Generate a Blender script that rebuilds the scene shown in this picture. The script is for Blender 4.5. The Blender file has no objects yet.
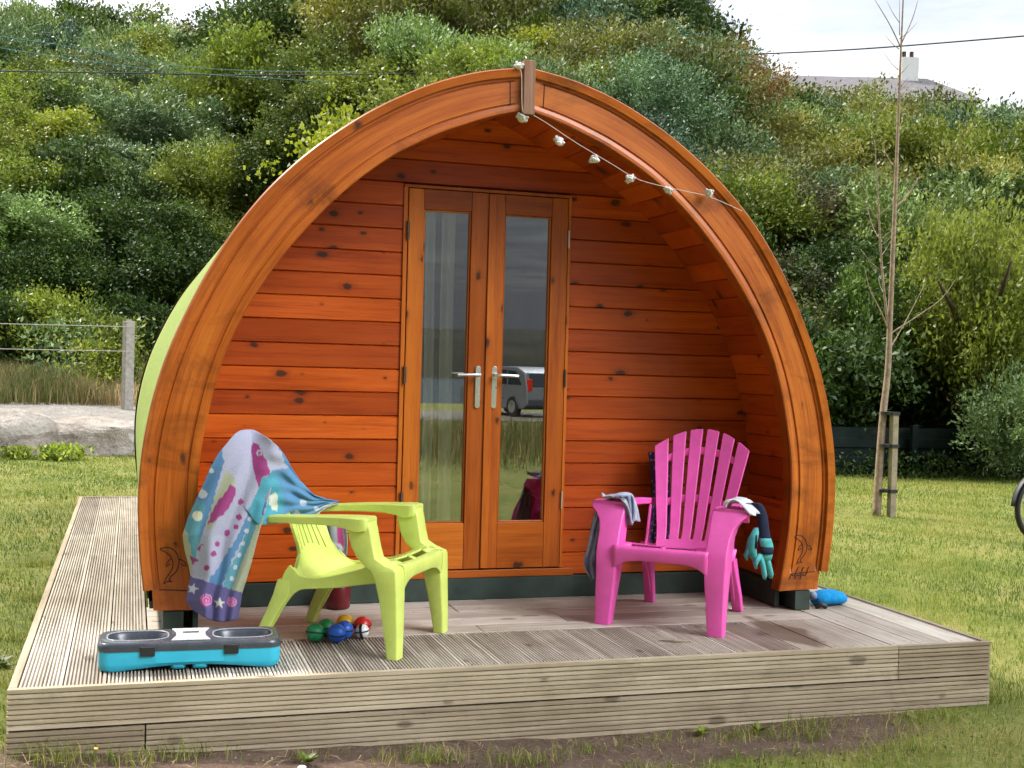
import bpy, math, random
import numpy as np
from mathutils import Vector, Matrix
random.seed(7)
S = bpy.context.scene
COL = S.collection
rad = math.radians

# ------------------------------------------------------------------ camera
CAM = np.array([0.3885, -4.5607, 1.1763]); YAW, PITCH, ROLL, FPX = 0.30198, -0.014595, 0.026637, 1223.28
def cam_axes():
    cy, sy = math.cos(YAW), math.sin(YAW)
    f = np.array([sy*math.cos(PITCH), cy*math.cos(PITCH), math.sin(PITCH)])
    r = np.array([cy, -sy, 0.0]); u = np.cross(r, f)
    return r*math.cos(ROLL)+u*math.sin(ROLL), -r*math.sin(ROLL)+u*math.cos(ROLL), f
CR, CU, CF = cam_axes()
def at(px, py, Y):
    "world point seen at a pixel, at depth y = Y"
    d = CF + CR*(px-512)/FPX - CU*(py-384)/FPX
    t = (Y-CAM[1])/d[1]
    return CAM + t*d
cam = bpy.data.cameras.new('camera'); co = bpy.data.objects.new('camera', cam); COL.objects.link(co)
cam.sensor_width = 36; cam.lens = FPX*36/1024; cam.clip_end = 3000; cam.clip_start = 0.05
M = Matrix(((CR[0], CU[0], -CF[0], CAM[0]), (CR[1], CU[1], -CF[1], CAM[1]), (CR[2], CU[2], -CF[2], CAM[2]), (0, 0, 0, 1)))
co.matrix_world = M
S.camera = co
S.render.resolution_x = 1024; S.render.resolution_y = 768

# ------------------------------------------------------------------ node helpers
def mat(name):
    m = bpy.data.materials.new(name); m.use_nodes = True
    nt = m.node_tree; nt.nodes.clear()
    return m, nt
def N(nt, t, **kw):
    n = nt.nodes.new(t)
    for k, v in kw.items():
        if k.startswith('_'): setattr(n, k[1:], v)
        else:
            n.inputs[k.replace('__', ' ')].default_value = v
    return n
def L(nt, a, b): nt.links.new(a, b)
def ramp(nt, fac, stops, interp='LINEAR'):
    r = nt.nodes.new('ShaderNodeValToRGB'); r.color_ramp.interpolation = interp
    e = r.color_ramp.elements
    while len(e) < len(stops): e.new(0.5)
    for i, (p, c) in enumerate(stops):
        e[i].position = p; e[i].color = (c[0], c[1], c[2], 1) if hasattr(c, '__len__') else (c, c, c, 1)
    L(nt, fac, r.inputs[0]); return r.outputs[0]
def mixc(nt, f, a, b, mode='MIX'):
    n = nt.nodes.new('ShaderNodeMix'); n.data_type = 'RGBA'; n.blend_type = mode
    for i, v in ((0, f), (6, a), (7, b)):
        if hasattr(v, 'is_output'): L(nt, v, n.inputs[i])
        else: n.inputs[i].default_value = v if i == 0 else (v[0], v[1], v[2], 1)
    return n.outputs[2]
def math_(nt, op, a, b=0.0, clamp=False):
    n = nt.nodes.new('ShaderNodeMath'); n.operation = op; n.use_clamp = clamp
    for i, v in enumerate((a, b)):
        if hasattr(v, 'is_output'): L(nt, v, n.inputs[i])
        else: n.inputs[i].default_value = v
    return n.outputs[0]
def bsdf(nt, color, rough=0.5, spec=0.5, bump=None, bs=0.3, bd=0.01, coat=0, metal=0, trans=None):
    p = nt.nodes.new('ShaderNodeBsdfPrincipled'); o = nt.nodes.new('ShaderNodeOutputMaterial')
    for k, v in (('Base Color', color), ('Roughness', rough)):
        if hasattr(v, 'is_output'): L(nt, v, p.inputs[k])
        else: p.inputs[k].default_value = (v[0], v[1], v[2], 1) if k == 'Base Color' else v
    p.inputs['Specular IOR Level'].default_value = spec
    p.inputs['Coat Weight'].default_value = coat; p.inputs['Coat Roughness'].default_value = 0.25
    p.inputs['Metallic'].default_value = metal
    if bump is not None:
        b = nt.nodes.new('ShaderNodeBump'); b.inputs['Strength'].default_value = bs; b.inputs['Distance'].default_value = bd
        L(nt, bump, b.inputs['Height']); L(nt, b.outputs[0], p.inputs['Normal'])
    out = p.outputs[0]
    if trans is not None:
        t = nt.nodes.new('ShaderNodeBsdfTranslucent')
        if hasattr(color, 'is_output'): L(nt, color, t.inputs[0])
        else: t.inputs[0].default_value = (*color, 1)
        mx = nt.nodes.new('ShaderNodeMixShader'); mx.inputs[0].default_value = trans
        L(nt, p.outputs[0], mx.inputs[1]); L(nt, t.outputs[0], mx.inputs[2]); out = mx.outputs[0]
    L(nt, out, o.inputs[0]); return p
def noise(nt, vec, scale, detail=4, rough=0.55, dist=0.0):
    n = nt.nodes.new('ShaderNodeTexNoise'); n.inputs['Scale'].default_value = scale; n.inputs['Detail'].default_value = detail
    n.inputs['Roughness'].default_value = rough; n.inputs['Distortion'].default_value = dist
    if vec is not None: L(nt, vec, n.inputs['Vector'])
    return n.outputs['Fac']
def mapping(nt, vec, sc=(1, 1, 1), loc=(0, 0, 0)):
    m = nt.nodes.new('ShaderNodeMapping'); m.inputs['Scale'].default_value = sc; m.inputs['Location'].default_value = loc
    L(nt, vec, m.inputs['Vector']); return m.outputs[0]
def coords(nt, k='Object'): return nt.nodes.new('ShaderNodeTexCoord').outputs[k]
def attr(nt, name, out='Fac'):
    a = nt.nodes.new('ShaderNodeAttribute'); a.attribute_name = name; return a.outputs[out]

def wood(name, dark, mid, light, rough=0.33, knots=True, coat=0.15, ks=1.0, grime=0.35, kt=0.45):
    m, nt = mat(name); uv = coords(nt, 'UV'); tone = attr(nt, 'tone')
    g1 = noise(nt, mapping(nt, uv, (1.1, 26, 1)), 1.0, 6, 0.6, 0.6)
    g2 = noise(nt, mapping(nt, uv, (6, 160, 1)), 1.0, 3, 0.6)
    big = noise(nt, mapping(nt, uv, (1.3, 3.2, 1)), 1.0, 3, 0.5)
    f = math_(nt, 'ADD', math_(nt, 'MULTIPLY', g1, 0.62), math_(nt, 'MULTIPLY', g2, 0.38))
    c = ramp(nt, f, [(0.28, dark), (0.5, mid), (0.72, light)])
    c = mixc(nt, 1.0, c, ramp(nt, big, [(0.25, (0.80, 0.74, 0.70)), (0.55, (1, 1, 1)), (0.8, (1.12, 1.14, 1.1))]), 'MULTIPLY')
    c = mixc(nt, 1.0, c, ramp(nt, tone, [(0, (0.70, 0.62, 0.58)), (0.5, (1.0, 1.0, 1.0)), (1, (1.16, 1.28, 1.4))]), 'MULTIPLY')
    if knots:
        wob = noise(nt, mapping(nt, uv, (30, 30, 1)), 1.0, 2)
        v = nt.nodes.new('ShaderNodeTexVoronoi'); v.voronoi_dimensions = '2D'; v.inputs['Scale'].default_value = 1
        L(nt, mapping(nt, uv, (5.2*ks, 8.5*ks, 1)), v.inputs['Vector'])
        d = math_(nt, 'ADD', v.outputs['Distance'], math_(nt, 'MULTIPLY', math_(nt, 'SUBTRACT', wob, 0.5), 0.17))
        sep = nt.nodes.new('ShaderNodeSeparateColor'); L(nt, v.outputs['Color'], sep.inputs[0])
        size = math_(nt, 'MULTIPLY', math_(nt, 'SUBTRACT', sep.outputs[0], kt, True), 0.24)
        k = math_(nt, 'MULTIPLY', math_(nt, 'SUBTRACT', size, d), 16.0, True)
        halo = math_(nt, 'MULTIPLY', math_(nt, 'SUBTRACT', math_(nt, 'MULTIPLY', size, 2.1), d), 4.0, True)
        c = mixc(nt, math_(nt, 'MULTIPLY', halo, 0.40), c, [q*0.45 for q in dark])
        c = mixc(nt, math_(nt, 'MULTIPLY', k, 0.85), c, (0.028, 0.012, 0.009))
    gr = noise(nt, mapping(nt, coords(nt, 'Object'), (2.2, 2.2, 3.5)), 1.0, 7, 0.7, 0.8)
    c = mixc(nt, math_(nt, 'MULTIPLY', math_(nt, 'SUBTRACT', gr, 0.60 if grime < 1 else 0.50, True), 3.0*grime, True), c, [q*0.28 for q in mid])
    r = math_(nt, 'ADD', math_(nt, 'MULTIPLY', big, 0.25), rough-0.1)
    bsdf(nt, c, r, 0.32, f, 0.22, 0.004, coat)
    return m

def plain(name, col, rough=0.5, spec=0.5, var=0.12, sc=6, metal=0, bumpy=0.0, trans=None, coat=0, bsc=80):
    m, nt = mat(name); o = coords(nt, 'Object')
    n = noise(nt, o, sc, 6, 0.65)
    a = [max(0, q*(1-var*1.6)) for q in col]; b = [min(1, q*(1+var)) for q in col]
    c = ramp(nt, n, [(0.25, a), (0.7, b)])
    n2 = noise(nt, o, bsc, 3)
    bsdf(nt, c, math_(nt, 'ADD', math_(nt, 'MULTIPLY', n, 0.2), rough-0.1), spec, n2 if bumpy else None, bumpy, 0.003, coat, metal, trans)
    return m

def leafmat(name, c0, c1, c2, rough=0.42, trans=0.28, spec=0.5):
    m, nt = mat(name); t = attr(nt, 'tone'); o = coords(nt, 'Object')
    c = ramp(nt, t, [(0.0, c0), (0.5, c1), (1.0, c2)])
    n = noise(nt, o, 1.7, 3)
    c = mixc(nt, 1.0, c, ramp(nt, n, [(0.3, (0.66, 0.68, 0.66)), (0.7, (1.25, 1.22, 1.1))]), 'MULTIPLY')
    oi = nt.nodes.new('ShaderNodeObjectInfo'); c = mixc(nt, 1.0, c, ramp(nt, oi.outputs['Random'], [(0.0, (0.66, 0.70, 0.75)), (0.4, (1.0, 1.0, 0.9)), (0.7, (1.25, 1.12, 0.85)), (1.0, (1.45, 1.45, 1.1))]), 'MULTIPLY')
    bsdf(nt, c, rough, spec, None, trans=trans)
    return m

MT = {}
MT['wood'] = wood('varnished_cladding', (0.23, 0.024, 0.002), (0.48, 0.074, 0.0045), (0.56, 0.112, 0.008), kt=0.28)
MT['arch'] = wood('varnished_arch', (0.19, 0.032, 0.003), (0.44, 0.102, 0.009), (0.54, 0.165, 0.017), ks=0.55, grime=1.3, kt=0.6)
MT['door'] = wood('varnished_door', (0.25, 0.036, 0.003), (0.46, 0.108, 0.008), (0.58, 0.155, 0.012), ks=0.7, grime=0.35)
MT['key'] = wood('weathered_keystone', (0.10, 0.045, 0.026), (0.22, 0.10, 0.055), (0.31, 0.17, 0.10), rough=0.6, knots=False, coat=0)
MT['base'] = plain('dark_green_paint', (0.030, 0.048, 0.036), 0.55, 0.4, 0.3, 9)
MT['felt'] = plain('green_roof_felt', (0.27, 0.345, 0.09), 0.85, 0.2, 0.30, 38, bumpy=0.5, bsc=220)
MT['trim'] = plain('brown_edge_trim', (0.12, 0.055, 0.025), 0.6, 0.4, 0.3, 9)
MT['dark'] = plain('carved_line', (0.075, 0.020, 0.008), 0.7, 0.3, 0.3, 9)
MT['steel'] = plain('brushed_steel', (0.72, 0.72, 0.70), 0.30, 0.5, 0.08, 30, metal=1)
MT['iron'] = plain('dull_hinge', (0.10, 0.07, 0.05), 0.5, 0.5, 0.3, 30, metal=0.6)
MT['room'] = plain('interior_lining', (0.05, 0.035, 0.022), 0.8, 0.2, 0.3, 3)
MT['curtain'] = plain('white_net_curtain', (0.90, 0.90, 0.89), 0.85, 0.1, 0.03, 8, trans=0.15)
MT['lime'] = plain('lime_plastic', (0.60, 0.70, 0.15), 0.42, 0.5, 0.09, 9, bumpy=0.10, bsc=300)
MT['pink'] = plain('pink_plastic', (0.80, 0.10, 0.42), 0.42, 0.5, 0.09, 9, bumpy=0.10, bsc=300)
MT['turq'] = plain('turquoise_plastic', (0.028, 0.42, 0.58), 0.45, 0.5, 0.07, 12, bumpy=0.1)
MT['grey'] = plain('dark_grey_plastic', (0.050, 0.056, 0.068), 0.26, 0.5, 0.15, 14)
MT['rimgrey'] = plain('rim_highlight_grey', (0.26, 0.27, 0.29), 0.3, 0.5, 0.08, 14)
MT['silver'] = plain('silver_panel', (0.62, 0.63, 0.63), 0.35, 0.5, 0.05, 10, metal=0.3)
MT['black'] = plain('black_rubber', (0.014, 0.014, 0.016), 0.5, 0.5, 0.3, 20)
for n_, c_ in (('green', (0.01, 0.26, 0.09)), ('blue', (0.015, 0.11, 0.55)), ('yellow', (0.78, 0.42, 0.02)), ('red', (0.58, 0.018, 0.014)), ('whiteb', (0.7, 0.7, 0.68))):
    MT['ball_'+n_] = plain('ball_'+n_, c_, 0.35, 0.5, 0.12, 20)
MT['jug'] = plain('dark_red_plastic', (0.12, 0.008, 0.012), 0.3, 0.5, 0.2, 12)
MT['rose'] = plain('white_rose_plastic', (0.82, 0.80, 0.78), 0.5, 0.4, 0.06, 60, trans=0.25)
MT['wire'] = plain('pale_wire', (0.55, 0.50, 0.46), 0.5, 0.4, 0.1, 30)
MT['cable'] = plain('overhead_cable', (0.03, 0.03, 0.03), 0.6, 0.3, 0.1, 3)
MT['cable2'] = plain('teal_cable', (0.08, 0.20, 0.21), 0.6, 0.3, 0.1, 3)
MT['bark'] = plain('pale_bark', (0.30, 0.22, 0.16), 0.85, 0.2, 0.35, 18, bumpy=0.7, bsc=60)
MT['trunk'] = plain('dark_bark', (0.075, 0.055, 0.04), 0.9, 0.2, 0.35, 9, bumpy=0.7, bsc=40)
MT['stake'] = plain('grey_stake', (0.30, 0.25, 0.17), 0.85, 0.2, 0.25, 14, bumpy=0.5)
MT['concrete'] = plain('concrete_post', (0.30, 0.28, 0.24), 0.9, 0.2, 0.25, 14, bumpy=0.6, bsc=70)
MT['fence'] = plain('dark_green_sheet', (0.006, 0.013, 0.012), 0.7, 0.15, 0.4, 5)
MT['denim'] = plain('grey_blue_cloth', (0.25, 0.29, 0.38), 0.9, 0.2, 0.35, 16, bumpy=0.5, bsc=250)
MT['whitecloth'] = plain('white_cloth', (0.70, 0.70, 0.74), 0.9, 0.2, 0.10, 25, bumpy=0.5, bsc=200)
MT['greycloth'] = plain('pale_grey_cloth', (0.42, 0.44, 0.53), 0.9, 0.2, 0.25, 25, bumpy=0.5, bsc=200)
MT['navy'] = plain('navy_cloth', (0.018, 0.024, 0.055), 0.8, 0.2, 0.3, 25, bumpy=0.4, bsc=200)
MT['teal'] = plain('teal_cloth', (0.09, 0.42, 0.40), 0.8, 0.2, 0.18, 25, bumpy=0.5, bsc=200)
MT['bluebag'] = plain('blue_fleece', (0.012, 0.25, 0.55), 0.9, 0.2, 0.2, 40, bumpy=1.0, bsc=160)
MT['slate'] = plain('slate_roof', (0.15, 0.14, 0.15), 0.8, 0.3, 0.15, 2)
MT['render'] = plain('white_render', (0.70, 0.70, 0.68), 0.8, 0.3, 0.05, 2)
MT['carpaint'] = plain('silver_car_paint', (0.13, 0.14, 0.155), 0.35, 0.5, 0.03, 2, metal=0.2, coat=0.6)
MT['carglass'] = plain('car_glass', (0.02, 0.025, 0.03), 0.08, 0.5, 0.1, 2)
MT['taillight'] = plain('tail_light', (0.5, 0.02, 0.01), 0.2, 0.5, 0.1, 2)
MT['tan'] = plain('tan_hub', (0.45, 0.32, 0.18), 0.5, 0.5, 0.1, 20)

# purple patterned cloth
m, nt = mat('purple_print_cloth'); o_ = coords(nt)
v_ = nt.nodes.new('ShaderNodeTexVoronoi'); v_.inputs['Scale'].default_value = 45; L(nt, o_, v_.inputs['Vector'])
bsdf(nt, ramp(nt, v_.outputs['Distance'], [(0.0, (0.5, 0.35, 0.5)), (0.35, (0.05, 0.03, 0.09)), (1, (0.03, 0.02, 0.05))]), 0.9, 0.2); MT['purple'] = m
# vertex painted towel
m, nt = mat('printed_towel'); a_ = nt.nodes.new('ShaderNodeAttribute'); a_.attribute_name = 'print'
n_ = noise(nt, coords(nt), 230, 3)
bsdf(nt, mixc(nt, 1.0, a_.outputs['Color'], ramp(nt, n_, [(0.3, 0.86), (0.7, 1.06)]), 'MULTIPLY'), 0.95, 0.15, n_, 0.6, 0.003, trans=0.12); MT['towel'] = m
# glass with a real mirror share, as double glazing shows in front of a dark room
m, nt = mat('double_glazing')
tr = N(nt, 'ShaderNodeBsdfTransparent'); tr.inputs[0].default_value = (0.95, 0.97, 0.96, 1)
gl = N(nt, 'ShaderNodeBsdfGlossy'); gl.inputs['Roughness'].default_value = 0.0
fr = N(nt, 'ShaderNodeFresnel'); fr.inputs['IOR'].default_value = 1.5
mx = N(nt, 'ShaderNodeMixShader'); oo = N(nt, 'ShaderNodeOutputMaterial')
L(nt, math_(nt, 'ADD', math_(nt, 'MULTIPLY', fr.outputs[0], 2.2), 0.17, True), mx.inputs[0]); L(nt, tr.outputs[0], mx.inputs[1]); L(nt, gl.outputs[0], mx.inputs[2]); L(nt, mx.outputs[0], oo.inputs[0])
MT['glass'] = m
# weathered decking
def deckmat(name, a, b, c_, screws=False):
    m, nt = mat(name); uv = coords(nt, 'UV'); tone = attr(nt, 'tone'); ob = coords(nt, 'Object')
    g = noise(nt, mapping(nt, uv, (1.6, 40, 1)), 1.0, 6, 0.65, 0.4)
    big = noise(nt, mapping(nt, ob, (1.2, 1.2, 1.2)), 1.0, 6, 0.65)
    c = ramp(nt, g, [(0.25, a), (0.5, b), (0.78, c_)])
    c = mixc(nt, 1.0, c, ramp(nt, big, [(0.3, (0.68, 0.62, 0.55)), (0.5, (0.95, 0.93, 0.9)), (0.72, (1.15, 1.15, 1.15))]), 'MULTIPLY')
    c = mixc(nt, 1.0, c, ramp(nt, tone, [(0, (0.74, 0.70, 0.66)), (1, (1.18, 1.18, 1.16))]), 'MULTIPLY')
    v = nt.nodes.new('ShaderNodeTexVoronoi'); v.voronoi_dimensions = '2D'; L(nt, mapping(nt, uv, (2.4, 5, 1)), v.inputs['Vector']); v.inputs['Scale'].default_value = 1
    sep = nt.nodes.new('ShaderNodeSeparateColor'); L(nt, v.outputs['Color'], sep.inputs[0])
    wb = noise(nt, mapping(nt, uv, (25, 25, 1)), 1.0, 2)
    d = math_(nt, 'ADD', v.outputs['Distance'], math_(nt, 'MULTIPLY', wb, 0.05))
    k = math_(nt, 'MULTIPLY', math_(nt, 'SUBTRACT', math_(nt, 'MULTIPLY', sep.outputs[0], 0.15), d), 20, True)
    c = mixc(nt, math_(nt, 'MULTIPLY', k, 0.6), c, (0.07, 0.045, 0.028))
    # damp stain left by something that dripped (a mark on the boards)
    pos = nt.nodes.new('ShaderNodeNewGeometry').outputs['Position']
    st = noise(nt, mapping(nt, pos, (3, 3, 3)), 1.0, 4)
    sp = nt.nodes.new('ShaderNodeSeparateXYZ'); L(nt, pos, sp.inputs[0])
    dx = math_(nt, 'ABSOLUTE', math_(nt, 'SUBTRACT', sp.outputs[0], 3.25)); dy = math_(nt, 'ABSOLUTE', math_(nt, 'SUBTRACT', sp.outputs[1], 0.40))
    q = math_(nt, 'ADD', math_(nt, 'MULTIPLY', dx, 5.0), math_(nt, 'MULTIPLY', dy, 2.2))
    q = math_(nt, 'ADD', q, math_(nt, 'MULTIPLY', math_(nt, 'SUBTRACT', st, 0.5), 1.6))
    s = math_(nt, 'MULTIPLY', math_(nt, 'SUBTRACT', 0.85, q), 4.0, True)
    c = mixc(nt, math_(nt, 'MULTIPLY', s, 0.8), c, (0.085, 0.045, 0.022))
    if screws:
        fx = math_(nt, 'FRACT', math_(nt, 'DIVIDE', math_(nt, 'SUBTRACT', sp.outputs[0], 0.034), 0.1485)); fy = math_(nt, 'ABSOLUTE', math_(nt, 'SUBTRACT', math_(nt, 'FRACT', math_(nt, 'DIVIDE', math_(nt, 'SUBTRACT', sp.outputs[1], -0.195), 0.52)), 0.5))
        ax = math_(nt, 'MULTIPLY', math_(nt, 'MINIMUM', math_(nt, 'ABSOLUTE', math_(nt, 'SUBTRACT', fx, 0.18)), math_(nt, 'ABSOLUTE', math_(nt, 'SUBTRACT', fx, 0.78))), 0.1485); ay = math_(nt, 'MULTIPLY', fy, 0.52)
        dd = math_(nt, 'SQRT', math_(nt, 'ADD', math_(nt, 'POWER', ax, 2.0), math_(nt, 'POWER', ay, 2.0)))
        c = mixc(nt, math_(nt, 'MULTIPLY', math_(nt, 'LESS_THAN', dd, 0.0048), 0.8), c, (0.05, 0.04, 0.035))
    gg = noise(nt, mapping(nt, ob, (2.6, 2.6, 2.6), (3, 1, 0)), 1.0, 8, 0.72, 0.6)
    c = mixc(nt, math_(nt, 'MULTIPLY', math_(nt, 'SUBTRACT', gg, 0.56, True), 3.2, True), c, [q*0.42 for q in b])
    bsdf(nt, c, 0.66, 0.35, g, 0.4, 0.003)
    return m
MT['deck'] = deckmat('weathered_decking', (0.29, 0.25, 0.205), (0.47, 0.425, 0.37), (0.64, 0.60, 0.55), True)
MT['fascia'] = deckmat('tan_fascia', (0.22, 0.17, 0.115), (0.37, 0.305, 0.215), (0.50, 0.43, 0.32))

# ------------------------------------------------------------------ mesh builder
class MB:
    def __init__(s): s.v = []; s.f = []; s.sd = []; s.seed = random.random(); s.uv = None
    def new(s): s.seed = random.random(); return s
    def add(s, vs, fs):
        b = len(s.v); s.v += [tuple(map(float, p)) for p in vs]
        for f in fs: s.f.append(tuple(b+i for i in f)); s.sd.append(s.seed)
        return b
    def box(s, x0, x1, y0, y1, z0, z1, Mx=None):
        s.new()
        vs = [(x, y, z) for x in (x0, x1) for y in (y0, y1) for z in (z0, z1)]
        if Mx is not None: vs = [tuple(Mx @ Vector(p)) for p in vs]
        s.add(vs, [(0, 1, 3, 2), (4, 6, 7, 5), (0, 4, 5, 1), (2, 3, 7, 6), (0, 2, 6, 4), (1, 5, 7, 3)]); return s
    def prism(s, pts, axis, a, b):
        "polygon in the two other axes (in xyz order), extruded along axis from a to b"
        s.new(); n = len(pts); vs = []
        for h in (a, b):
            for p, q in pts:
                vs.append({'x': (h, p, q), 'y': (p, h, q), 'z': (p, q, h)}[axis])
        fs = [tuple(range(n)), tuple(range(2*n-1, n-1, -1))]
        fs += [(i, i+n, (i+1) % n+n, (i+1) % n) for i in range(n)]
        s.add(vs, fs); return s
    def tube(s, pts, r, n=8, cap=True):
        s.new(); pts = [Vector(p) for p in pts]; k = len(pts)
        rr = r if hasattr(r, '__len__') else [r]*k
        vs = []; up = None
        for i, p in enumerate(pts):
            t = (pts[min(i+1, k-1)]-pts[max(i-1, 0)]).normalized()
            if up is None:
                up = t.orthogonal().normalized()
            up = (up - t*up.dot(t)).normalized(); w = t.cross(up)
            for j in range(n):
                a = 2*math.pi*j/n; vs.append(p+(up*math.cos(a)+w*math.sin(a))*rr[i])
        fs = [(i*n+j, i*n+(j+1) % n, (i+1)*n+(j+1) % n, (i+1)*n+j) for i in range(k-1) for j in range(n)]
        if cap: fs += [tuple(range(n-1, -1, -1)), tuple((k-1)*n+j for j in range(n))]
        s.add(vs, fs); return s
    def lathe(s, prof, c, n=24, ax=None):
        s.new(); vs = []; k = len(prof)
        for r_, z in prof:
            for j in range(n):
                a = 2*math.pi*j/n; p = Vector((r_*math.cos(a), r_*math.sin(a), z))
                if ax is not None: p = ax @ p
                vs.append((c[0]+p.x, c[1]+p.y, c[2]+p.z))
        fs = [(i*n+j, i*n+(j+1) % n, (i+1)*n+(j+1) % n, (i+1)*n+j) for i in range(k-1) for j in range(n)]
        fs += [tuple(range(n-1, -1, -1)), tuple((k-1)*n+j for j in range(n))]
        s.add(vs, fs); return s
    def ball(s, c, r, n=14, sq=(1, 1, 1)):
        s.new(); vs = []; fs = []
        for i in range(n+1):
            th = math.pi*i/n
            for j in range(2*n):
                a = math.pi*j/n
                vs.append((c[0]+r*sq[0]*math.sin(th)*math.cos(a), c[1]+r*sq[1]*math.sin(th)*math.sin(a), c[2]+r*sq[2]*math.cos(th)))
        for i in range(n):
            for j in range(2*n):
                fs.append((i*2*n+j, (i+1)*2*n+j, (i+1)*2*n+(j+1) % (2*n), i*2*n+(j+1) % (2*n)))
        s.add(vs, fs); return s
    def loft(s, secs, cap=True):
        "list of rings with equal point counts"
        s.new(); n = len(secs[0]); vs = [p for r_ in secs for p in r_]; k = len(secs)
        fs = [(i*n+j, i*n+(j+1) % n, (i+1)*n+(j+1) % n, (i+1)*n+j) for i in range(k-1) for j in range(n)]
        if cap: fs += [tuple(range(n-1, -1, -1)), tuple((k-1)*n+j for j in range(n))]
        s.add(vs, fs); return s
    def grid(s, P, closed=False):
        "P[i][j] points"
        s.new(); a = len(P); b = len(P[0]); vs = [p for r_ in P for p in r_]
        fs = [(i*b+j, i*b+j+1, (i+1)*b+j+1, (i+1)*b+j) for i in range(a-1) for j in range(b-1)]
        s.add(vs, fs); return s
    def build(s, name, m, parent=None, grain=None, off=(0, 0, 0), bevel=0, smooth=False, solid=0, sub=0, seg=2, uvf=None):
        me = bpy.data.meshes.new(name)
        V = np.array(s.v, dtype=float)-np.array(off)
        me.from_pydata(V.tolist(), [], s.f); me.update()
        at_ = me.attributes.new('tone', 'FLOAT', 'FACE'); at_.data.foreach_set('value', np.array(s.sd, dtype=np.float32))
        if grain is not None or uvf is not None:
            ul = me.uv_layers.new(name='UVMap'); li = np.zeros(len(me.loops), dtype=np.int32); me.loops.foreach_get('vertex_index', li)
            W = np.array(s.v)[li]; fi = np.repeat(np.arange(len(s.f)), [len(f) for f in s.f]); sd = np.array(s.sd)[fi]
            if uvf is not None:
                UV = np.array(uvf)[li]+np.stack([sd*0, sd*0], 1)
            else:
                g = 'xyz'.index(grain); oth = [i for i in range(3) if i != g]
                UV = np.stack([W[:, g]+sd*37.3, W[:, oth[0]]+W[:, oth[1]]+sd*91.7], 1)
            ul.data.foreach_set('uv', UV.astype(np.float32).ravel())
        ob = bpy.data.objects.new(name, me); COL.objects.link(ob)
        me.materials.append(m)
        if smooth:
            me.polygons.foreach_set('use_smooth', [True]*len(me.polygons))
            if smooth != True: me.set_sharp_from_angle(angle=rad(smooth))
        if solid: md = ob.modifiers.new('solid', 'SOLIDIFY'); md.thickness = solid; md.offset = 0
        if sub: md = ob.modifiers.new('sub', 'SUBSURF'); md.levels = sub; md.render_levels = sub
        if bevel:
            md = ob.modifiers.new('bevel', 'BEVEL'); md.width = bevel; md.segments = seg; md.limit_method = 'ANGLE'; md.angle_limit = rad(35)
            if smooth or seg > 1:
                me.polygons.foreach_set('use_smooth', [True]*len(me.polygons)); md.harden_normals = True
        if parent is not None: ob.parent = parent
        return ob
def tag(o, label=None, cat=None, group=None, kind=None):
    if label: o['label'] = label
    if cat: o['category'] = cat
    if group: o['group'] = group
    if kind: o['kind'] = kind
    return o
def empty(name, loc, rz=0, label=None, cat=None, group=None):
    o = bpy.data.objects.new(name, None); o.empty_display_size = 0.1; COL.objects.link(o); o.location = loc; o.rotation_euler = (0, 0, rz)
    return tag(o, label, cat, group)
def cr(pts, n=8, closed=False):
    "Catmull-Rom through points"
    P = [np.array(p, dtype=float) for p in pts]; out = []; k = len(P)
    rng = range(k if closed else k-1)
    for i in rng:
        g = (lambda j: P[j % k]) if closed else (lambda j: P[min(max(j, 0), k-1)])
        a, b, c, d = g(i-1), g(i), g(i+1), g(i+2)
        for j in range(n):
            t = j/n; out.append(0.5*((2*b)+(c-a)*t+(2*a-5*b+4*c-d)*t*t+(-a+3*b-3*c+d)*t**3))
    if not closed: out.append(P[-1])
    return [tuple(q) for q in out]
def sstep(a, b, x):
    t = np.clip((x-a)/(b-a), 0, 1); return t*t*(3-2*t)

# ------------------------------------------------------------------ terrain
HX = [-60, -12, 3, 5, 7, 10.4, 16, 30, 90]; HY = [30, 27, 25, 19, 13.2, 11.2, 9.6, 8.2, 8]
def hedge(x): return np.interp(x, HX, HY)
def fbm(x, y, s=1.0):
    return (np.sin(x*1.3*s+0.7*np.sin(y*0.9*s))*np.cos(y*1.1*s+1.3+0.5*np.sin(x*0.7*s))*0.5+np.sin(x*2.7*s+y*1.9*s+1.0)*0.25+np.sin(x*5.1*s-y*4.3*s)*0.12)
def ground_z(x, y):
    x = np.asarray(x, dtype=float); y = np.asarray(y, dtype=float)
    z = -0.285+0.012*fbm(x, y, 1.6)
    z = z+0.065*sstep(2.2, -0.3, x)*sstep(1.0, 0.0, np.abs(y+0.3)/2.0)
    left = sstep(6, 3, x)
    z = z+left*(0.42*sstep(13.6, 17, y)+0.35*sstep(17, 26, y))
    d = np.clip((y-hedge(x))*0.8, 0, 200)
    az = np.degrees(np.arctan2(x-0.39, np.maximum(y+4.56, 1)))
    slope = 0.61-0.17*sstep(22.5, 29, az)
    z = z+slope*22*(1-np.exp(-d/22.0*1.0))*1.0*sstep(0, 3, d)*1.45
    z = z+sstep(1, 6, d)*0.5*fbm(x, y, 0.35)
    z = z-0.25*sstep(-12, -30, y)-2.4*sstep(-48, -62, y)
    return z
def axis_pts(a, b, fine0, fine1, sf, sc):
    out = [fine0]; 
    while out[-1] < fine1: out.append(out[-1]+sf)
    st = sf
    while out[-1] < b: st = min(st*1.25, sc); out.append(out[-1]+st)
    st = sf
    while out[0] > a: st = min(st*1.25, sc); out.insert(0, out[0]-st)
    return np.array(out)
gx = axis_pts(-420, 420, -3, 14, 0.10, 12); gy = axis_pts(-420, 420, -1.8, 14, 0.10, 12)
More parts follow.
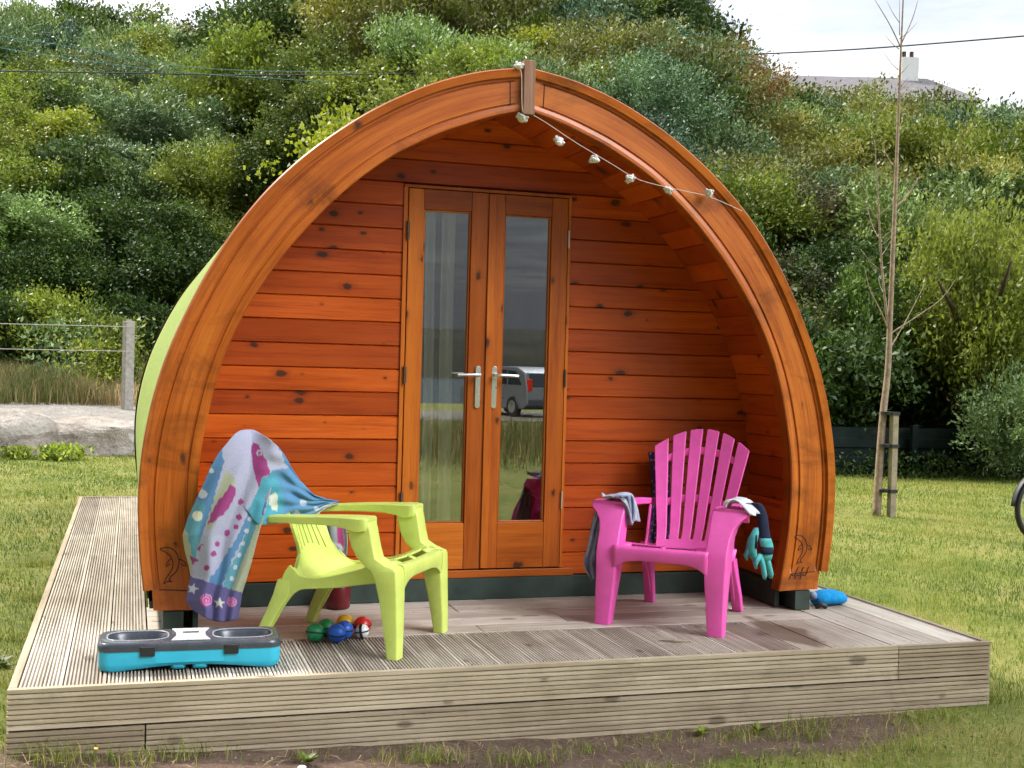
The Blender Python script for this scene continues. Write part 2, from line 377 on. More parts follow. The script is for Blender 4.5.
# refine hill
GX, GY = np.meshgrid(gx, gy); GZ = ground_z(GX, GY)
soil = sstep(0.62, 0.10, np.abs(GY+0.10)/1.0 + 0.10*fbm(GX*3, GY*3) + 0.12*np.sin(GX*2.3+1)) * sstep(-0.3, 0.2, GX)*sstep(4.0, 3.0, GX)
GZ = GZ-0.02*soil*(0.6+0.5*fbm(GX, GY, 7))
nx, ny = len(gx), len(gy)
idx = np.arange(nx*ny).reshape(ny, nx)
quads = np.stack([idx[:-1, :-1], idx[:-1, 1:], idx[1:, 1:], idx[1:, :-1]], -1).reshape(-1, 4)
def fast_mesh(name, V, F, k):
    me = bpy.data.meshes.new(name); V = np.ascontiguousarray(V, dtype=np.float32); F = np.ascontiguousarray(F, dtype=np.int32)
    me.vertices.add(len(V)); me.vertices.foreach_set('co', V.ravel())
    me.loops.add(F.size); me.loops.foreach_set('vertex_index', F.ravel())
    me.polygons.add(len(F)); me.polygons.foreach_set('loop_start', np.arange(0, F.size, k, dtype=np.int32))
    try: me.polygons.foreach_set('loop_total', np.full(len(F), k, dtype=np.int32))
    except Exception: pass
    me.update(calc_edges=True); return me
me = fast_mesh('ground', np.stack([GX.ravel(), GY.ravel(), GZ.ravel()], 1), quads, 4)
a_ = me.attributes.new('soil', 'FLOAT', 'POINT'); a_.data.foreach_set('value', soil.ravel().astype(np.float32))
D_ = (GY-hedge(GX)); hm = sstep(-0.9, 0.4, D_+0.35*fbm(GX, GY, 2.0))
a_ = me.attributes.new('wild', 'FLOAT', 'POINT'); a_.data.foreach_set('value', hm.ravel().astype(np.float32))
me.polygons.foreach_set('use_smooth', [True]*len(me.polygons))
m, nt = mat('turf_and_soil'); ob_ = coords(nt)
n1 = noise(nt, ob_, 1.1, 6, 0.65); n2 = noise(nt, ob_, 9, 6, 0.7); n3 = noise(nt, ob_, 60, 4, 0.7)
lawn = ramp(nt, math_(nt, 'ADD', math_(nt, 'MULTIPLY', n1, 0.55), math_(nt, 'MULTIPLY', n2, 0.45)), [(0.34, (0.09, 0.12, 0.022)), (0.47, (0.17, 0.195, 0.036)), (0.58, (0.25, 0.235, 0.065)), (0.70, (0.27, 0.20, 0.10))])
lawn = mixc(nt, 1.0, lawn, ramp(nt, n3, [(0.3, 0.6), (0.7, 1.25)]), 'MULTIPLY')
dirt = ramp(nt, math_(nt, 'ADD', math_(nt, 'MULTIPLY', n2, 0.5), math_(nt, 'MULTIPLY', n3, 0.5)), [(0.3, (0.06, 0.037, 0.025)), (0.5, (0.125, 0.08, 0.056)), (0.72, (0.22, 0.155, 0.115))])
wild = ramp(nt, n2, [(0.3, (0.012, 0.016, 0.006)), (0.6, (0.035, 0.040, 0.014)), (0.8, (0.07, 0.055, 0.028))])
sf = math_(nt, 'MULTIPLY', math_(nt, 'SUBTRACT', math_(nt, 'ADD', attr(nt, 'soil'), math_(nt, 'MULTIPLY', n2, 0.7)), 0.62), 5, True)
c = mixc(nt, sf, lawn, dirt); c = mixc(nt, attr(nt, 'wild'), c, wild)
bsdf(nt, c, 0.9, 0.25, math_(nt, 'ADD', n2, n3), 0.9, 0.02)
me.materials.append(m); MT['ground'] = m
g_ = bpy.data.objects.new('ground', me); COL.objects.link(g_); tag(g_, kind='structure')

# gravel path, behind the stones on the left
m, nt = mat('gravel'); ob_ = coords(nt); v = nt.nodes.new('ShaderNodeTexVoronoi'); v.inputs['Scale'].default_value = 26; L(nt, ob_, v.inputs['Vector'])
c = mixc(nt, 1.0, ramp(nt, noise(nt, ob_, 2.5, 5), [(0.3, (0.17, 0.155, 0.135)), (0.7, (0.28, 0.26, 0.23))]), ramp(nt, v.outputs['Color'], [(0.1, 0.6), (0.9, 1.25)]), 'MULTIPLY')
bsdf(nt, c, 0.9, 0.3, v.outputs['Distance'], 0.8, 0.02); MT['gravel'] = m
px_ = np.linspace(-14, 4, 46); py_ = np.linspace(15.4, 20.2, 14); A, B = np.meshgrid(px_, py_)
b = MB(); b.grid([[(A[i, j], B[i, j], float(ground_z(A[i, j], B[i, j]))+0.02) for j in range(46)] for i in range(14)])
tag(b.build('gravel_path', MT['gravel'], smooth=True), kind='structure')

# water, far shore (seen in the door glass)
m, nt = mat('sea'); p = bsdf(nt, (0.05, 0.075, 0.085), 0.18, 0.5, noise(nt, mapping(nt, coords(nt), (0.5, 2.0, 1)), 2.0, 4), 0.4, 0.2); MT['sea'] = m
b = MB(); b.add([(-420, -420, -1.5), (420, -420, -1.5), (420, -52, -1.5), (-420, -52, -1.5)], [(0, 1, 2, 3)]); tag(b.build('water', MT['sea']), kind='structure')
hx = np.linspace(-400, 400, 81); P = []
for t_, hh in ((0, -2.0), (1, 4), (2, 7), (3, 9), (4, 10), (5, 6)):
    P.append([(float(x), -215-t_*22, hh*(1+0.25*math.sin(x*0.02+1)+0.12*math.sin(x*0.07))) for x in hx])
b = MB(); b.grid(P); MT['farhill'] = plain('far_hill', (0.030, 0.030, 0.020), 0.95, 0.1, 0.5, 0.05)
tag(b.build('hills', MT['farhill'], smooth=True), kind='structure')
b = MB(); b.grid([[(float(x), y, float(ground_z(x, y))+0.03) for x in np.linspace(-30, 60, 40)] for y in (-36, -34, -32, -30, -28)])
tag(b.build('road', MT['gravel'], smooth=True), kind='structure')

# ------------------------------------------------------------------ timber deck
W_, LEN = 4.085, 6.16
deck = empty('timber_deck', (0, 0, -0.27), label='low weathered grey timber deck of grooved boards under the wooden pod', cat='deck')
DO = (0, 0, -0.27)
def ribbed(b, x0, x1, y0, y1, ztop, ribs=11, depth=0.0045, th=0.028, dz=0.0):
    "board running along y with grooved top"
    w = x1-x0; pts = [(x0, ztop-th)]
    pit = w/ribs
    for i in range(ribs):
        a = x0+i*pit
        pts += [(a+0.0006, ztop-depth), (a+pit*0.16, ztop), (a+pit*0.56, ztop), (a+pit*0.70, ztop-depth)] if i else [(a, ztop-0.001), (a+pit*0.56, ztop), (a+pit*0.70, ztop-depth)]
    pts[-1] = (x1, ztop-0.001); pts.append((x1, ztop-th))
    b.prism(pts[::-1], 'y', y0, y1)
b = MB(); x = 0.034; k = 0
while x < W_-0.04:
    x1 = min(x+0.1430, W_-0.034)
    full = x1 < 0.50 or x > 3.55
    jl = [0.034]
    if full:
        yy = 0.034+random.choice([0.9, 1.5, 2.1]) if k != 1 else 0.62
        while yy < LEN-0.4: jl.append(yy); yy += random.choice([1.2, 1.8, 2.4])
        jl.append(LEN-0.034)
    else: jl.append(0.612)
    for a, c in zip(jl[:-1], jl[1:]):
        zt = -0.0005-random.random()*0.002
        if x > 3.02: b.box(x, x1, a+0.001, c-0.002, zt-0.028, zt)
        elif x > 2.72: ribbed(b, x, x1, a+0.001, c-0.002, zt, 11, 0.004)
        else: ribbed(b, x, x1, a+0.001, c-0.002, zt, 11, 0.0105)
    x += 0.1485; k += 1
b.build('grooved_boards', MT['deck'], deck, 'y', DO)
b = MB(); y = 0.617
while y < 1.5:
    b.box(0.481, 2.35 if int(y*10) % 2 else 1.9, y, y+0.1425, -0.030, -0.001-random.random()*0.002)
    b.box(2.353 if int(y*10) % 2 else 1.903, 3.592, y, y+0.1425, -0.030, -0.001-random.random()*0.002)
    y += 0.1465
b.build('smooth_boards', MT['deck'], deck, 'x', DO, bevel=0.003)
def fascia(name, z0, z1, x0, x1, side=None):
    b = MB(); n = 7; h = z1-z0; pts = [(0.028, z0), (0.028, z1), (0.001, z1)]
    pit = (h-0.016)/n; zz = z1-0.014
    for i in range(n):
        a = zz-i*pit
        pts += [(0.0015, a), (0.010, a-pit*0.10), (0.010, a-pit*0.26), (0.0015, a-pit*0.38)]
    pts.append((0.0, z0))
    if side is None: b.prism(pts, 'x', x0, x1); g = 'x'
    elif side == 'l': b.prism(pts, 'y', x0, x1); g = 'y'
    else: b.prism([(W_-p, q) for p, q in pts][::-1], 'y', x0, x1); g = 'y'
    return b.build(name, MT['fascia'], deck, g, DO)
fascia('fascia_board', -0.141, 0.002, 0, 3.605); fascia('fascia_board', -0.141, 0.001, 3.609, W_)
fascia('fascia_board', -0.30, -0.150, 0.0, 0.462); fascia('fascia_board', -0.30, -0.150, 0.468, W_)
b = MB(); b.box(0.03, W_-0.03, 0.0285, 0.05, -0.30, -0.05); b.build('fascia_backing', MT['trunk'], deck, 'x', DO)
for sd in 'lr':
    fascia('fascia_board', -0.144, 0.0025, 0.03, 3.1, sd); fascia('fascia_board', -0.144, 0.0015, 3.104, LEN, sd); fascia('fascia_board', -0.33, -0.149, 0.03, LEN, sd)
b = MB(); b.box(0.03, W_-0.03, LEN-0.028, LEN, -0.33, 0.001); b.build('fascia_board', MT['fascia'], deck, 'x', DO)
b = MB()
for yy in (0.06, 0.5, 1.0, 1.6, 2.6, 3.6, 4.6, 5.6): b.box(0.05, W_-0.05, yy, yy+0.045, -0.20, -0.032)
b.build('joist', MT['stake'], deck, 'x', DO)
b = MB(); b.box(2.62, 2.735, 0.245, 0.262, -0.003, 0.0035, Matrix.Rotation(0, 4, 'Z')); 
# ------------------------------------------------------------------ camping pod
CX = 2.094; YA = 0.80; YWALL = 1.345
pod = empty('camping_pod', (CX, YA, 0), label='arched orange varnished timber camping pod with green roof and glazed double doors', cat='camping pod')
PO = (CX, YA, 0)
OUT = [(1.630, .10), (1.640, .2), (1.652, .3), (1.661, .4), (1.666, .5), (1.667, .6), (1.663, .7), (1.653, .8), (1.637, .9), (1.617, 1.0), (1.591, 1.1), (1.559, 1.2), (1.520, 1.3), (1.476, 1.4), (1.429, 1.5), (1.376, 1.6), (1.318, 1.7), (1.250, 1.8), (1.172, 1.9), (1.080, 2.0), (0.972, 2.1), (0.846, 2.2), (0.699, 2.3), (0.514, 2.4), (0.36, 2.463), (0.20, 2.510), (0.0, 2.545)]
INN = [(1.372, .10), (1.390, .2), (1.405, .3), (1.416, .4), (1.422, .5), (1.424, .6), (1.421, .7), (1.411, .8), (1.394, .9), (1.374, 1.0), (1.350, 1.1), (1.319, 1.2), (1.280, 1.3), (1.232, 1.4), (1.174, 1.5), (1.108, 1.6), (1.033, 1.7), (0.948, 1.8), (0.853, 1.9), (0.743, 2.0), (0.609, 2.1), (0.430, 2.2), (0.30, 2.256), (0.16, 2.308), (0.0, 2.352)]
def resample(P, n):
    P = np.array(cr(P, 6)); s = np.concatenate([[0], np.cumsum(np.linalg.norm(np.diff(P, axis=0), axis=1))])
    t = np.linspace(0, s[-1], n); return np.stack([np.interp(t, s, P[:, 0]), np.interp(t, s, P[:, 1])], 1), t
NS = 110
Oc, tO = resample(OUT, NS); Ic, tI = resample(INN, NS)
def offs(C, d):
    T = np.gradient(C, axis=0); T /= np.linalg.norm(T, axis=1)[:, None]; Nn = np.stack([T[:, 1], -T[:, 0]], 1)  # outward to +half
    return C+Nn*d
INN_z = np.array(INN)[:, 1]; INN_h = np.array(INN)[:, 0]
def inner_half(z): return float(np.interp(z, INN_z, INN_h))
Oin = offs(Oc, -0.036); Oin[:, 1] = np.maximum(Oin[:, 1], 0.10); Oin[-1] = (0, Oc[-1, 1]-0.036)
wS = sorted(set([0, .02, .10, .115, .13, .145, .16, .3, .45, .6, .74, .755, .77, .785, .80, .9, .975, 1.0]))
def arch_side(sg):
    P = []; UV = []; L_ = tO[-1]
    sl = list(range(NS))
    key = [i for i in sl]
    for i in sl:
        s_ = tO[i]; row = []
        for w in wS:
            p = Oin[i]*(1-w)+Ic[i]*w
            dpt = 0.0
            if abs(w-.13) < .016 and 0.12 < s_ < L_-0.075: dpt = 0.008
            if abs(w-.77) < .016 and 0.12 < s_ < L_-0.075: dpt = 0.008
            if w > .80: dpt -= 0.004
            if w in (0, 1.0): dpt += 0.006
            row.append((CX+sg*p[0], YA+dpt, p[1])); UV.append((s_, w*0.25+(10 if sg > 0 else 0)))
        P.append(row)
    b = MB(); b.grid(P)
    # back face and edges
    nW = len(wS)
    ring = [[(CX+sg*Oin[i][0], YA+0.006, Oin[i][1]), (CX+sg*Oin[i][0], YA+0.075, Oin[i][1]), (CX+sg*Ic[i][0], YA+0.075, Ic[i][1]), (CX+sg*Ic[i][0], YA+0.006, Ic[i][1])] for i in sl]
    b.grid(ring); UV += [(tO[i], 0.25+0.1*j+5) for i in sl for j in range(4)]
    b.add([P[0][0], P[0][-1], ring[0][2], ring[0][1]], [(0, 1, 2, 3)]); UV += [(3, 0), (3.2, 0), (3.2, .1), (3, .1)]
    if sg < 0: b.f = [f[::-1] for f in b.f]
    o = b.build('arch_panel', MT['arch'], pod, off=PO, uvf=UV, smooth=False)
    b = MB(); i = int(NS*0.035); p, q = Oin[i]*.87+Ic[i]*.13, Oin[i]*.23+Ic[i]*.77; b.tube([(CX+sg*p[0], YA+0.0005, p[1]), (CX+sg*q[0], YA+0.0005, q[1])], 0.0028, 6)
    b.build('carved_border', MT['dark'], pod, off=PO); b = MB()
    for i in (NS-4,):
        p, q = Oin[i]*.87+Ic[i]*.13, Oin[i]*.23+Ic[i]*.77; b.tube([(CX+sg*p[0], YA+0.0005, p[1]), (CX+sg*q[0], YA+0.0005, q[1])], 0.0028, 6)
    b.build('carved_border', MT['dark'], pod, off=PO)
    # rounded outer moulding, stopping short of the foot
    b = MB(); UV = []; rows = []
    Om = offs(Oc, -0.041)
    for i in range(NS):
        if Oc[i][1] < 0.185: continue
        a, c = Oc[i], Om[i]
        if i == NS-1: c = np.array([0, Oc[i][1]-0.041]); 
        row = [(CX+sg*c[0], YA+0.004, c[1]), (CX+sg*c[0], YA-0.016, c[1]), (CX+sg*(a[0]*.85+c[0]*.15), YA-0.022, a[1]*.85+c[1]*.15), (CX+sg*a[0], YA-0.014, a[1]), (CX+sg*a[0], YA+0.085, a[1]), (CX+sg*c[0], YA+0.085, c[1]), (CX+sg*c[0], YA+0.004, c[1])]
        rows.append(row); UV += [(tO[i], 0.02*j+20+sg) for j in range(7)]
    b.grid(rows); r0 = rows[0]; b.add(r0[:6], [(0, 1, 2, 3, 4, 5)]); UV += [(0, 0)]*6
    b.build('arch_moulding', MT['arch'], pod, off=PO, uvf=UV)
arch_side(-1); arch_side(1)
b = MB(); b.box(CX-0.028, CX+0.028, YA-0.035, YA+0.09, 2.325, 2.572); b.build('keystone', MT['key'], pod, 'z', PO, bevel=0.004)
# foot band on each arch foot
# carved dolphins on the feet
def carve(pts, r=0.0035):
    return [(p[0], YA-0.0005, p[1]) for p in pts]
DOL = cr([(0.0, 0.0), (0.022, 0.004), (0.05, -0.004), (0.075, -0.03), (0.088, -0.065), (0.086, -0.10), (0.070, -0.135), (0.048, -0.155), (0.040, -0.175), (0.055, -0.185), (0.030, -0.182), (0.012, -0.195), (0.022, -0.165), (0.040, -0.140), (0.056, -0.105), (0.056, -0.075), (0.043, -0.045), (0.020, -0.025), (0.0, -0.012), (-0.012, -0.006)], 4, closed=True)
FIN = cr([(0.086, -0.060), (0.115, -0.075), (0.125, -0.10), (0.098, -0.090)], 4)
FL2 = cr([(0.050, -0.055), (0.030, -0.075), (0.022, -0.10), (0.045, -0.085)], 4)
for sg in (-1, 1):
    if sg < 0: ox, oz, sc, fx = 0.530, 0.368, 0.78, 1
    else: ox, oz, sc, fx = 3.555, 0.372, 0.72, 1
    b = MB()
    for C_ in (DOL+DOL[:1], FIN, FL2):
        b.tube([(ox+fx*p[0]*sc, YA-0.0006, oz+p[1]*sc) for p in C_], 0.0022, 6)
    if sg > 0:
        for q in range(3):
            b.tube([(ox-0.03+0.03*q+t*0.03, YA-0.0008, oz-0.215+0.012*math.sin(t*5)+t*0.03) for t in np.linspace(0, 1.6, 8)], 0.0028, 6)
    b.build('dolphin_carving', MT['dark'], pod, off=PO)
# roof shell
YB = 6.02
Sh = offs(Oc, -0.012); Sh[-1] = (0, Oc[-1, 1]-0.012)
b = MB(); rows = []
full = [(-h, z) for h, z in Sh]+[(h, z) for h, z in Sh[::-1][1:]]
ysl = [YA+0.085]+list(np.linspace(1.0, YB, 8))
for y in ysl: rows.append([(CX+h, y, z) for h, z in full])
b.grid(rows); b.build('roof', MT['felt'], pod, off=PO, smooth=True, solid=0.008)
b = MB(); Ob = offs(Oc, 0.004); fullb = [(-h, z) for h, z in Ob]+[(h, z) for h, z in Ob[::-1][1:]]; Obi = offs(Oc, -0.06); fbi = [(-h, z) for h, z in Obi]+[(h, z) for h, z in Obi[::-1][1:]]
b.grid([[(CX+p[0], YB-0.02, p[1]), (CX+p[0], YB+0.03, p[1]), (CX+q[0], YB+0.03, q[1])] for p, q in zip(fullb, fbi)]); b.build('rear_trim', MT['trim'], pod, off=PO)
b = MB(); b.prism([(CX+h*0.985, z) for h, z in full], 'y', YB-0.03, YB-0.005); b.build('rear_wall', MT['wood'], pod, 'x', PO)
# porch lining: tongue and groove boards running front to back
Ln, tL = resample([(h+0.058, z) for h, z in INN[:-1]]+[(0.0, 2.41)], 400)
b = MB(); bw = 0.108; s0 = 0
segs = np.arange(0, tL[-1], bw)
for sg in (-1, 1):
    for a in segs:
        c = min(a+bw, tL[-1]); pa = np.array([np.interp(a, tL, Ln[:, 0]), np.interp(a, tL, Ln[:, 1])]); pc = np.array([np.interp(c, tL, Ln[:, 0]), np.interp(c, tL, Ln[:, 1])])
        T = (pc-pa)/np.linalg.norm(pc-pa); n_ = np.array([T[1], -T[0]])
        g = 0.0035
        prof = [pa+n_*0.02, pa+n_*0.006, pa+T*g, pc-T*g, pc+n_*0.006, pc+n_*0.02]
        prof = [(CX+sg*p[0], p[1]) for p in prof]
        if sg > 0: prof = prof[::-1]
        b.prism(prof, 'y', YA+0.076, YWALL+0.03)
b.build('porch_lining', MT['wood'], pod, 'y', PO)
# front wall cladding
b = MB(); s_ = 0.1149; z = 1.834-16*s_; DX0, DX1, DZ1 = 1.646, 2.522, 2.058
Lz = [p[1] for p in Ln]; Lh = [p[0] for p in Ln]
def lh(z): return float(np.interp(z, Lz, Lh))+0.012 if z < Lz[-1] else 0.0
def plank(x0a, x1a, x0b, x1b, z0, z1):
    g = 0.005; y0 = YWALL
    xs = lambda z: (x0a+(x0b-x0a)*(z-z0)/(z1-z0), x1a+(x1b-x1a)*(z-z0)/(z1-z0))
    rows = []
    for zz, yy in ((z0, y0+0.011), (z0+0.0015, y0+0.007), (z0+g, y0), (z1-g, y0), (z1-0.0015, y0+0.006), (z1, y0+0.011)):
        a, c = xs(zz); rows.append([(a, yy, zz), (c, yy, zz)])
    a, c = xs(z1); rows.append([(a, y0+0.03, z1), (c, y0+0.03, z1)])
    b.grid([[r_[1], r_[0]] for r_ in rows][::-1])
z = 0.112-0.0
zs = [0.112]+[1.834-k*s_ for k in range(14, -6, -1)]
zs = [q for q in zs if q <= 2.44 and (q == 0.112 or q > 0.16)]
for z0, z1 in zip(zs[:-1], zs[1:]):
    ha, hb = lh(z0), lh(z1)
    if z0 < DZ1-0.06:
        for sg in (-1, 1):
            jx = random.uniform(0.3, 0.9) if random.random() < 0.35 else None
            if sg < 0: plank(CX-ha, DX0, CX-hb, DX0, z0, min(z1, 9))
            else: plank(DX1, CX+ha, DX1, CX+hb, z0, z1)
    else: plank(CX-ha, CX+ha, CX-hb, CX+hb, z0, z1)
b.build('front_wall', MT['wood'], pod, 'x', PO)
# backing behind the wall so no light leaks
b = MB(); lo = [(CX+h, z) for h, z in [(-lh(z), z) for z in np.linspace(0.02, 2.40, 30)]]; hi = [(CX+lh(z), z) for z in np.linspace(2.40, 0.02, 30)]
for (a, c) in (((lambda L_: [p for p in L_]), None),):
    pass
bl = [(p[0], p[1]) for p in lo if p[1] < DZ1]; 
b.prism([(DX0+0.01, bl[0][1])]+bl[:0]+[(DX0+0.01, bl[-1][1])]+bl[::-1], 'y', YWALL+0.031, YWALL+0.05)
br = [(2*CX-p[0], p[1]) for p in bl]; b.prism([(DX1-0.01, br[0][1])]+br+[(DX1-0.01, br[-1][1])], 'y', YWALL+0.031, YWALL+0.05)
tp = [(p[0], p[1]) for p in lo if p[1] >= bl[-1][1]]; b.prism(tp+[(2*CX-p[0], p[1]) for p in tp[::-1]], 'y', YWALL+0.031, YWALL+0.05)
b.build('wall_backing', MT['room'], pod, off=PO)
# base
b = MB(); b.box(CX-1.43, CX+1.43, YWALL-0.012, YWALL+0.06, 0.0, 0.110); b.build('base_board', MT['base'], pod, 'x', PO, bevel=0.003)
for sg in (-1, 1):
    b = MB(); x0, x1 = sorted((CX+sg*1.47, CX+sg*1.555)); b.box(x0, x1, YA+0.006, YB-0.05, 0.0, 0.098); b.build('skid', MT['base'], pod, 'y', PO, bevel=0.004)
    b = MB(); x0, x1 = sorted((CX+sg*1.405, CX+sg*1.43)); b.box(x0, x1, YA+0.09, YWALL+0.02, 0.004, 0.118); b.build('base_board', MT['base'], pod, 'y', PO, bevel=0.003)
    b = MB(); x0, x1 = sorted((CX+sg*1.43, CX+sg*1.61)); b.box(x0, x1, YA+0.076, YB-0.05, 0.098, 0.13); b.build('sole_plate', MT['base'], pod, 'y', PO)
# interior
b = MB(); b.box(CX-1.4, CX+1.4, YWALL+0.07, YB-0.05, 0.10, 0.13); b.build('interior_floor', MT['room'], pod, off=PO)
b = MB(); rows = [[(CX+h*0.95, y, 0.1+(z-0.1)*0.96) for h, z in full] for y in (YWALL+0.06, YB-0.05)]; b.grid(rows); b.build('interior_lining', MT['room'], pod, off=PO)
# door frame
b = MB()
b.box(DX0+0.001, 1.668, YWALL-0.010, YWALL+0.05, 0.150, 2.040); b.box(2.505, DX1-0.001, YWALL-0.010, YWALL+0.05, 0.150, 2.040); b.box(DX0+0.001, DX1-0.001, YWALL-0.011, YWALL+0.05, 2.0405, DZ1-0.002)
b.build('door_frame', MT['door'], pod, 'z', PO, bevel=0.002)
b = MB(); b.box(DX0-0.06, DX1+0.06, YWALL-0.016, YWALL+0.05, 0.1105, 0.149); b.build('threshold', MT['door'], pod, 'x', PO, bevel=0.004)
def leaf(x0, x1, px0, px1, side):
    z0, z1, pz0, pz1 = 0.156, 2.036, 0.386, 1.939; y0, y1 = YWALL-0.014, YWALL+0.032
    de = empty('door', (0, 0, 0)); de.parent = pod
    b = MB(); b.box(x0, px0-0.001, y0, y1, z0, z1); b.build('stile', MT['door'], de, 'z', PO, bevel=0.002)
    b = MB(); b.box(px1+0.001, x1, y0, y1, z0, z1); b.build('stile', MT['door'], de, 'z', PO, bevel=0.002)
    b = MB(); b.box(px0, px1, y0+0.0012, y1, z0, pz0); b.build('rail', MT['door'], de, 'x', PO, bevel=0.002)
    b = MB(); b.box(px0, px1, y0+0.0012, y1, pz1, z1); b.build('rail', MT['door'], de, 'x', PO, bevel=0.002)
    b = MB(); w = 0.008
    b.box(px0, px0+w, y0+0.010, y1-0.004, pz0, pz1); b.box(px1-w, px1, y0+0.010, y1-0.004, pz0, pz1); b.box(px0+w, px1-w, y0+0.010, y1-0.004, pz0, pz0+w); b.box(px0+w, px1-w, y0+0.010, y1-0.004, pz1-w, pz1)
    b.build('glazing_bead', MT['door'], de, 'z', PO, bevel=0.003)
    b = MB(); b.box(px0+0.002, px1-0.002, YWALL+0.008, YWALL+0.012, pz0+0.002, pz1-0.002); b.build('pane', MT['glass'], de, off=PO)
    hx_ = x1-0.037 if side < 0 else x0+0.043
    b = MB(); pts = []
    for a in range(0, 180, 15): pts.append((hx_+0.0135*math.cos(rad(a)), 1.160+0.0135*math.sin(rad(a))))
    for a in range(180, 360, 15): pts.append((hx_+0.0135*math.cos(rad(a)), 0.975+0.0135*math.sin(rad(a))))
    b.prism(pts, 'y', y0-0.010, y0+0.001)
    b.tube([(hx_, y0-0.005, 1.128), (hx_, y0-0.045, 1.128)], 0.0095, 12)
    b.tube(cr([(hx_, y0-0.042, 1.128), (hx_+side*0.02, y0-0.048, 1.128), (hx_+side*0.06, y0-0.048, 1.1275), (hx_+side*0.115, y0-0.044, 1.126)], 4), 0.0088, 12)
    b.tube([(hx_, y0-0.012, 1.03), (hx_, y0-0.0085, 1.03)], 0.006, 10)
    b.build('handle', MT['steel'], de, off=PO, smooth=False, bevel=0.0015)
    for hz in (1.83, 1.12, 0.50):
        b = MB(); xx = (x0-0.004) if side < 0 else (x1+0.004)
        b.tube([(xx, y0-0.006, hz-0.045), (xx, y0-0.006, hz+0.045)], 0.0055, 10); b.box(xx-0.002, xx+0.010 if side < 0 else xx+0.006, y0-0.003, y0+0.001, hz-0.04, hz+0.04)
        b.build('hinge', MT['steel'] if (side > 0 and hz != 1.12) else MT['iron'], de, off=PO)
leaf(1.672, 2.079, 1.749, 1.991, -1); leaf(2.085, 2.501, 2.166, 2.413, 1)
b = MB(); b.box(2.079, 2.116, YWALL-0.024, YWALL-0.0145, 0.158, 2.032); b.build('meeting_strip', MT['door'], pod, 'z', PO, bevel=0.003)
# gathered net curtains behind the left pane
for x0, x1, ph in ((1.775, 1.835, 0.0), (1.868, 1.930, 1.0)):
    b = MB(); b.grid([[(x+0.006*math.sin(zz*2.2+ph), YWALL+0.060+0.020*math.sin((x-1.66)*150+ph), zz) for x in np.linspace(x0, x1, 50)] for zz in np.linspace(0.16, 2.02, 12)]); b.build('curtain', MT['curtain'], pod, off=PO, smooth=True)

# ------------------------------------------------------------------ string lights
sl = empty('string_light', (2.1, 0.77, 2.3), label='string of small white rose lights hanging from the arch peak to its right side', cat='string lights'); SO = (2.1, 0.77, 2.3)
WP = [at(519, 69, .775), at(521.5, 75, .765), at(522.5, 110, .765), at(529, 113, .79), at(545, 122, .80), at(575, 142, .80), at(610, 163, .79), at(640, 180, .765), at(680, 190, .755), at(710, 197, .755), at(742, 211, .77)]
b = MB(); b.tube(cr(WP, 6), 0.0018, 6); b.build('wire', MT['wire'], sl, off=SO)
def rose(b, c, r):
    rs = random.Random(int(c[0]*1000)); b.ball(c, r*0.62, 7)
    for k in range(9):
        a = k*2.4; e = rs.uniform(-0.7, 0.7); d = Vector((math.cos(a)*math.cos(e), math.sin(a)*math.cos(e), math.sin(e)))
        b.ball((c[0]+d.x*r*0.55, c[1]+d.y*r*0.55, c[2]+d.z*r*0.62), r*0.42, 5, (1, 1, 0.55) if k % 2 else (.6, .6, 1))
for (x, y, Y, r) in ((519, 66, .775, .019), (534, 71.5, .83, .010), (522, 118, .80, .0245), (559, 141, .80, .0225), (594, 159, .80, .0225), (630, 178.5, .78, .0215), (668, 190, .755, .019), (709, 193, .755, .020)):
    p_ = at(x, y, Y); b = MB(); rose(b, p_, r*1.45); b.build('lamp', MT['rose'], sl, off=SO, smooth=True)

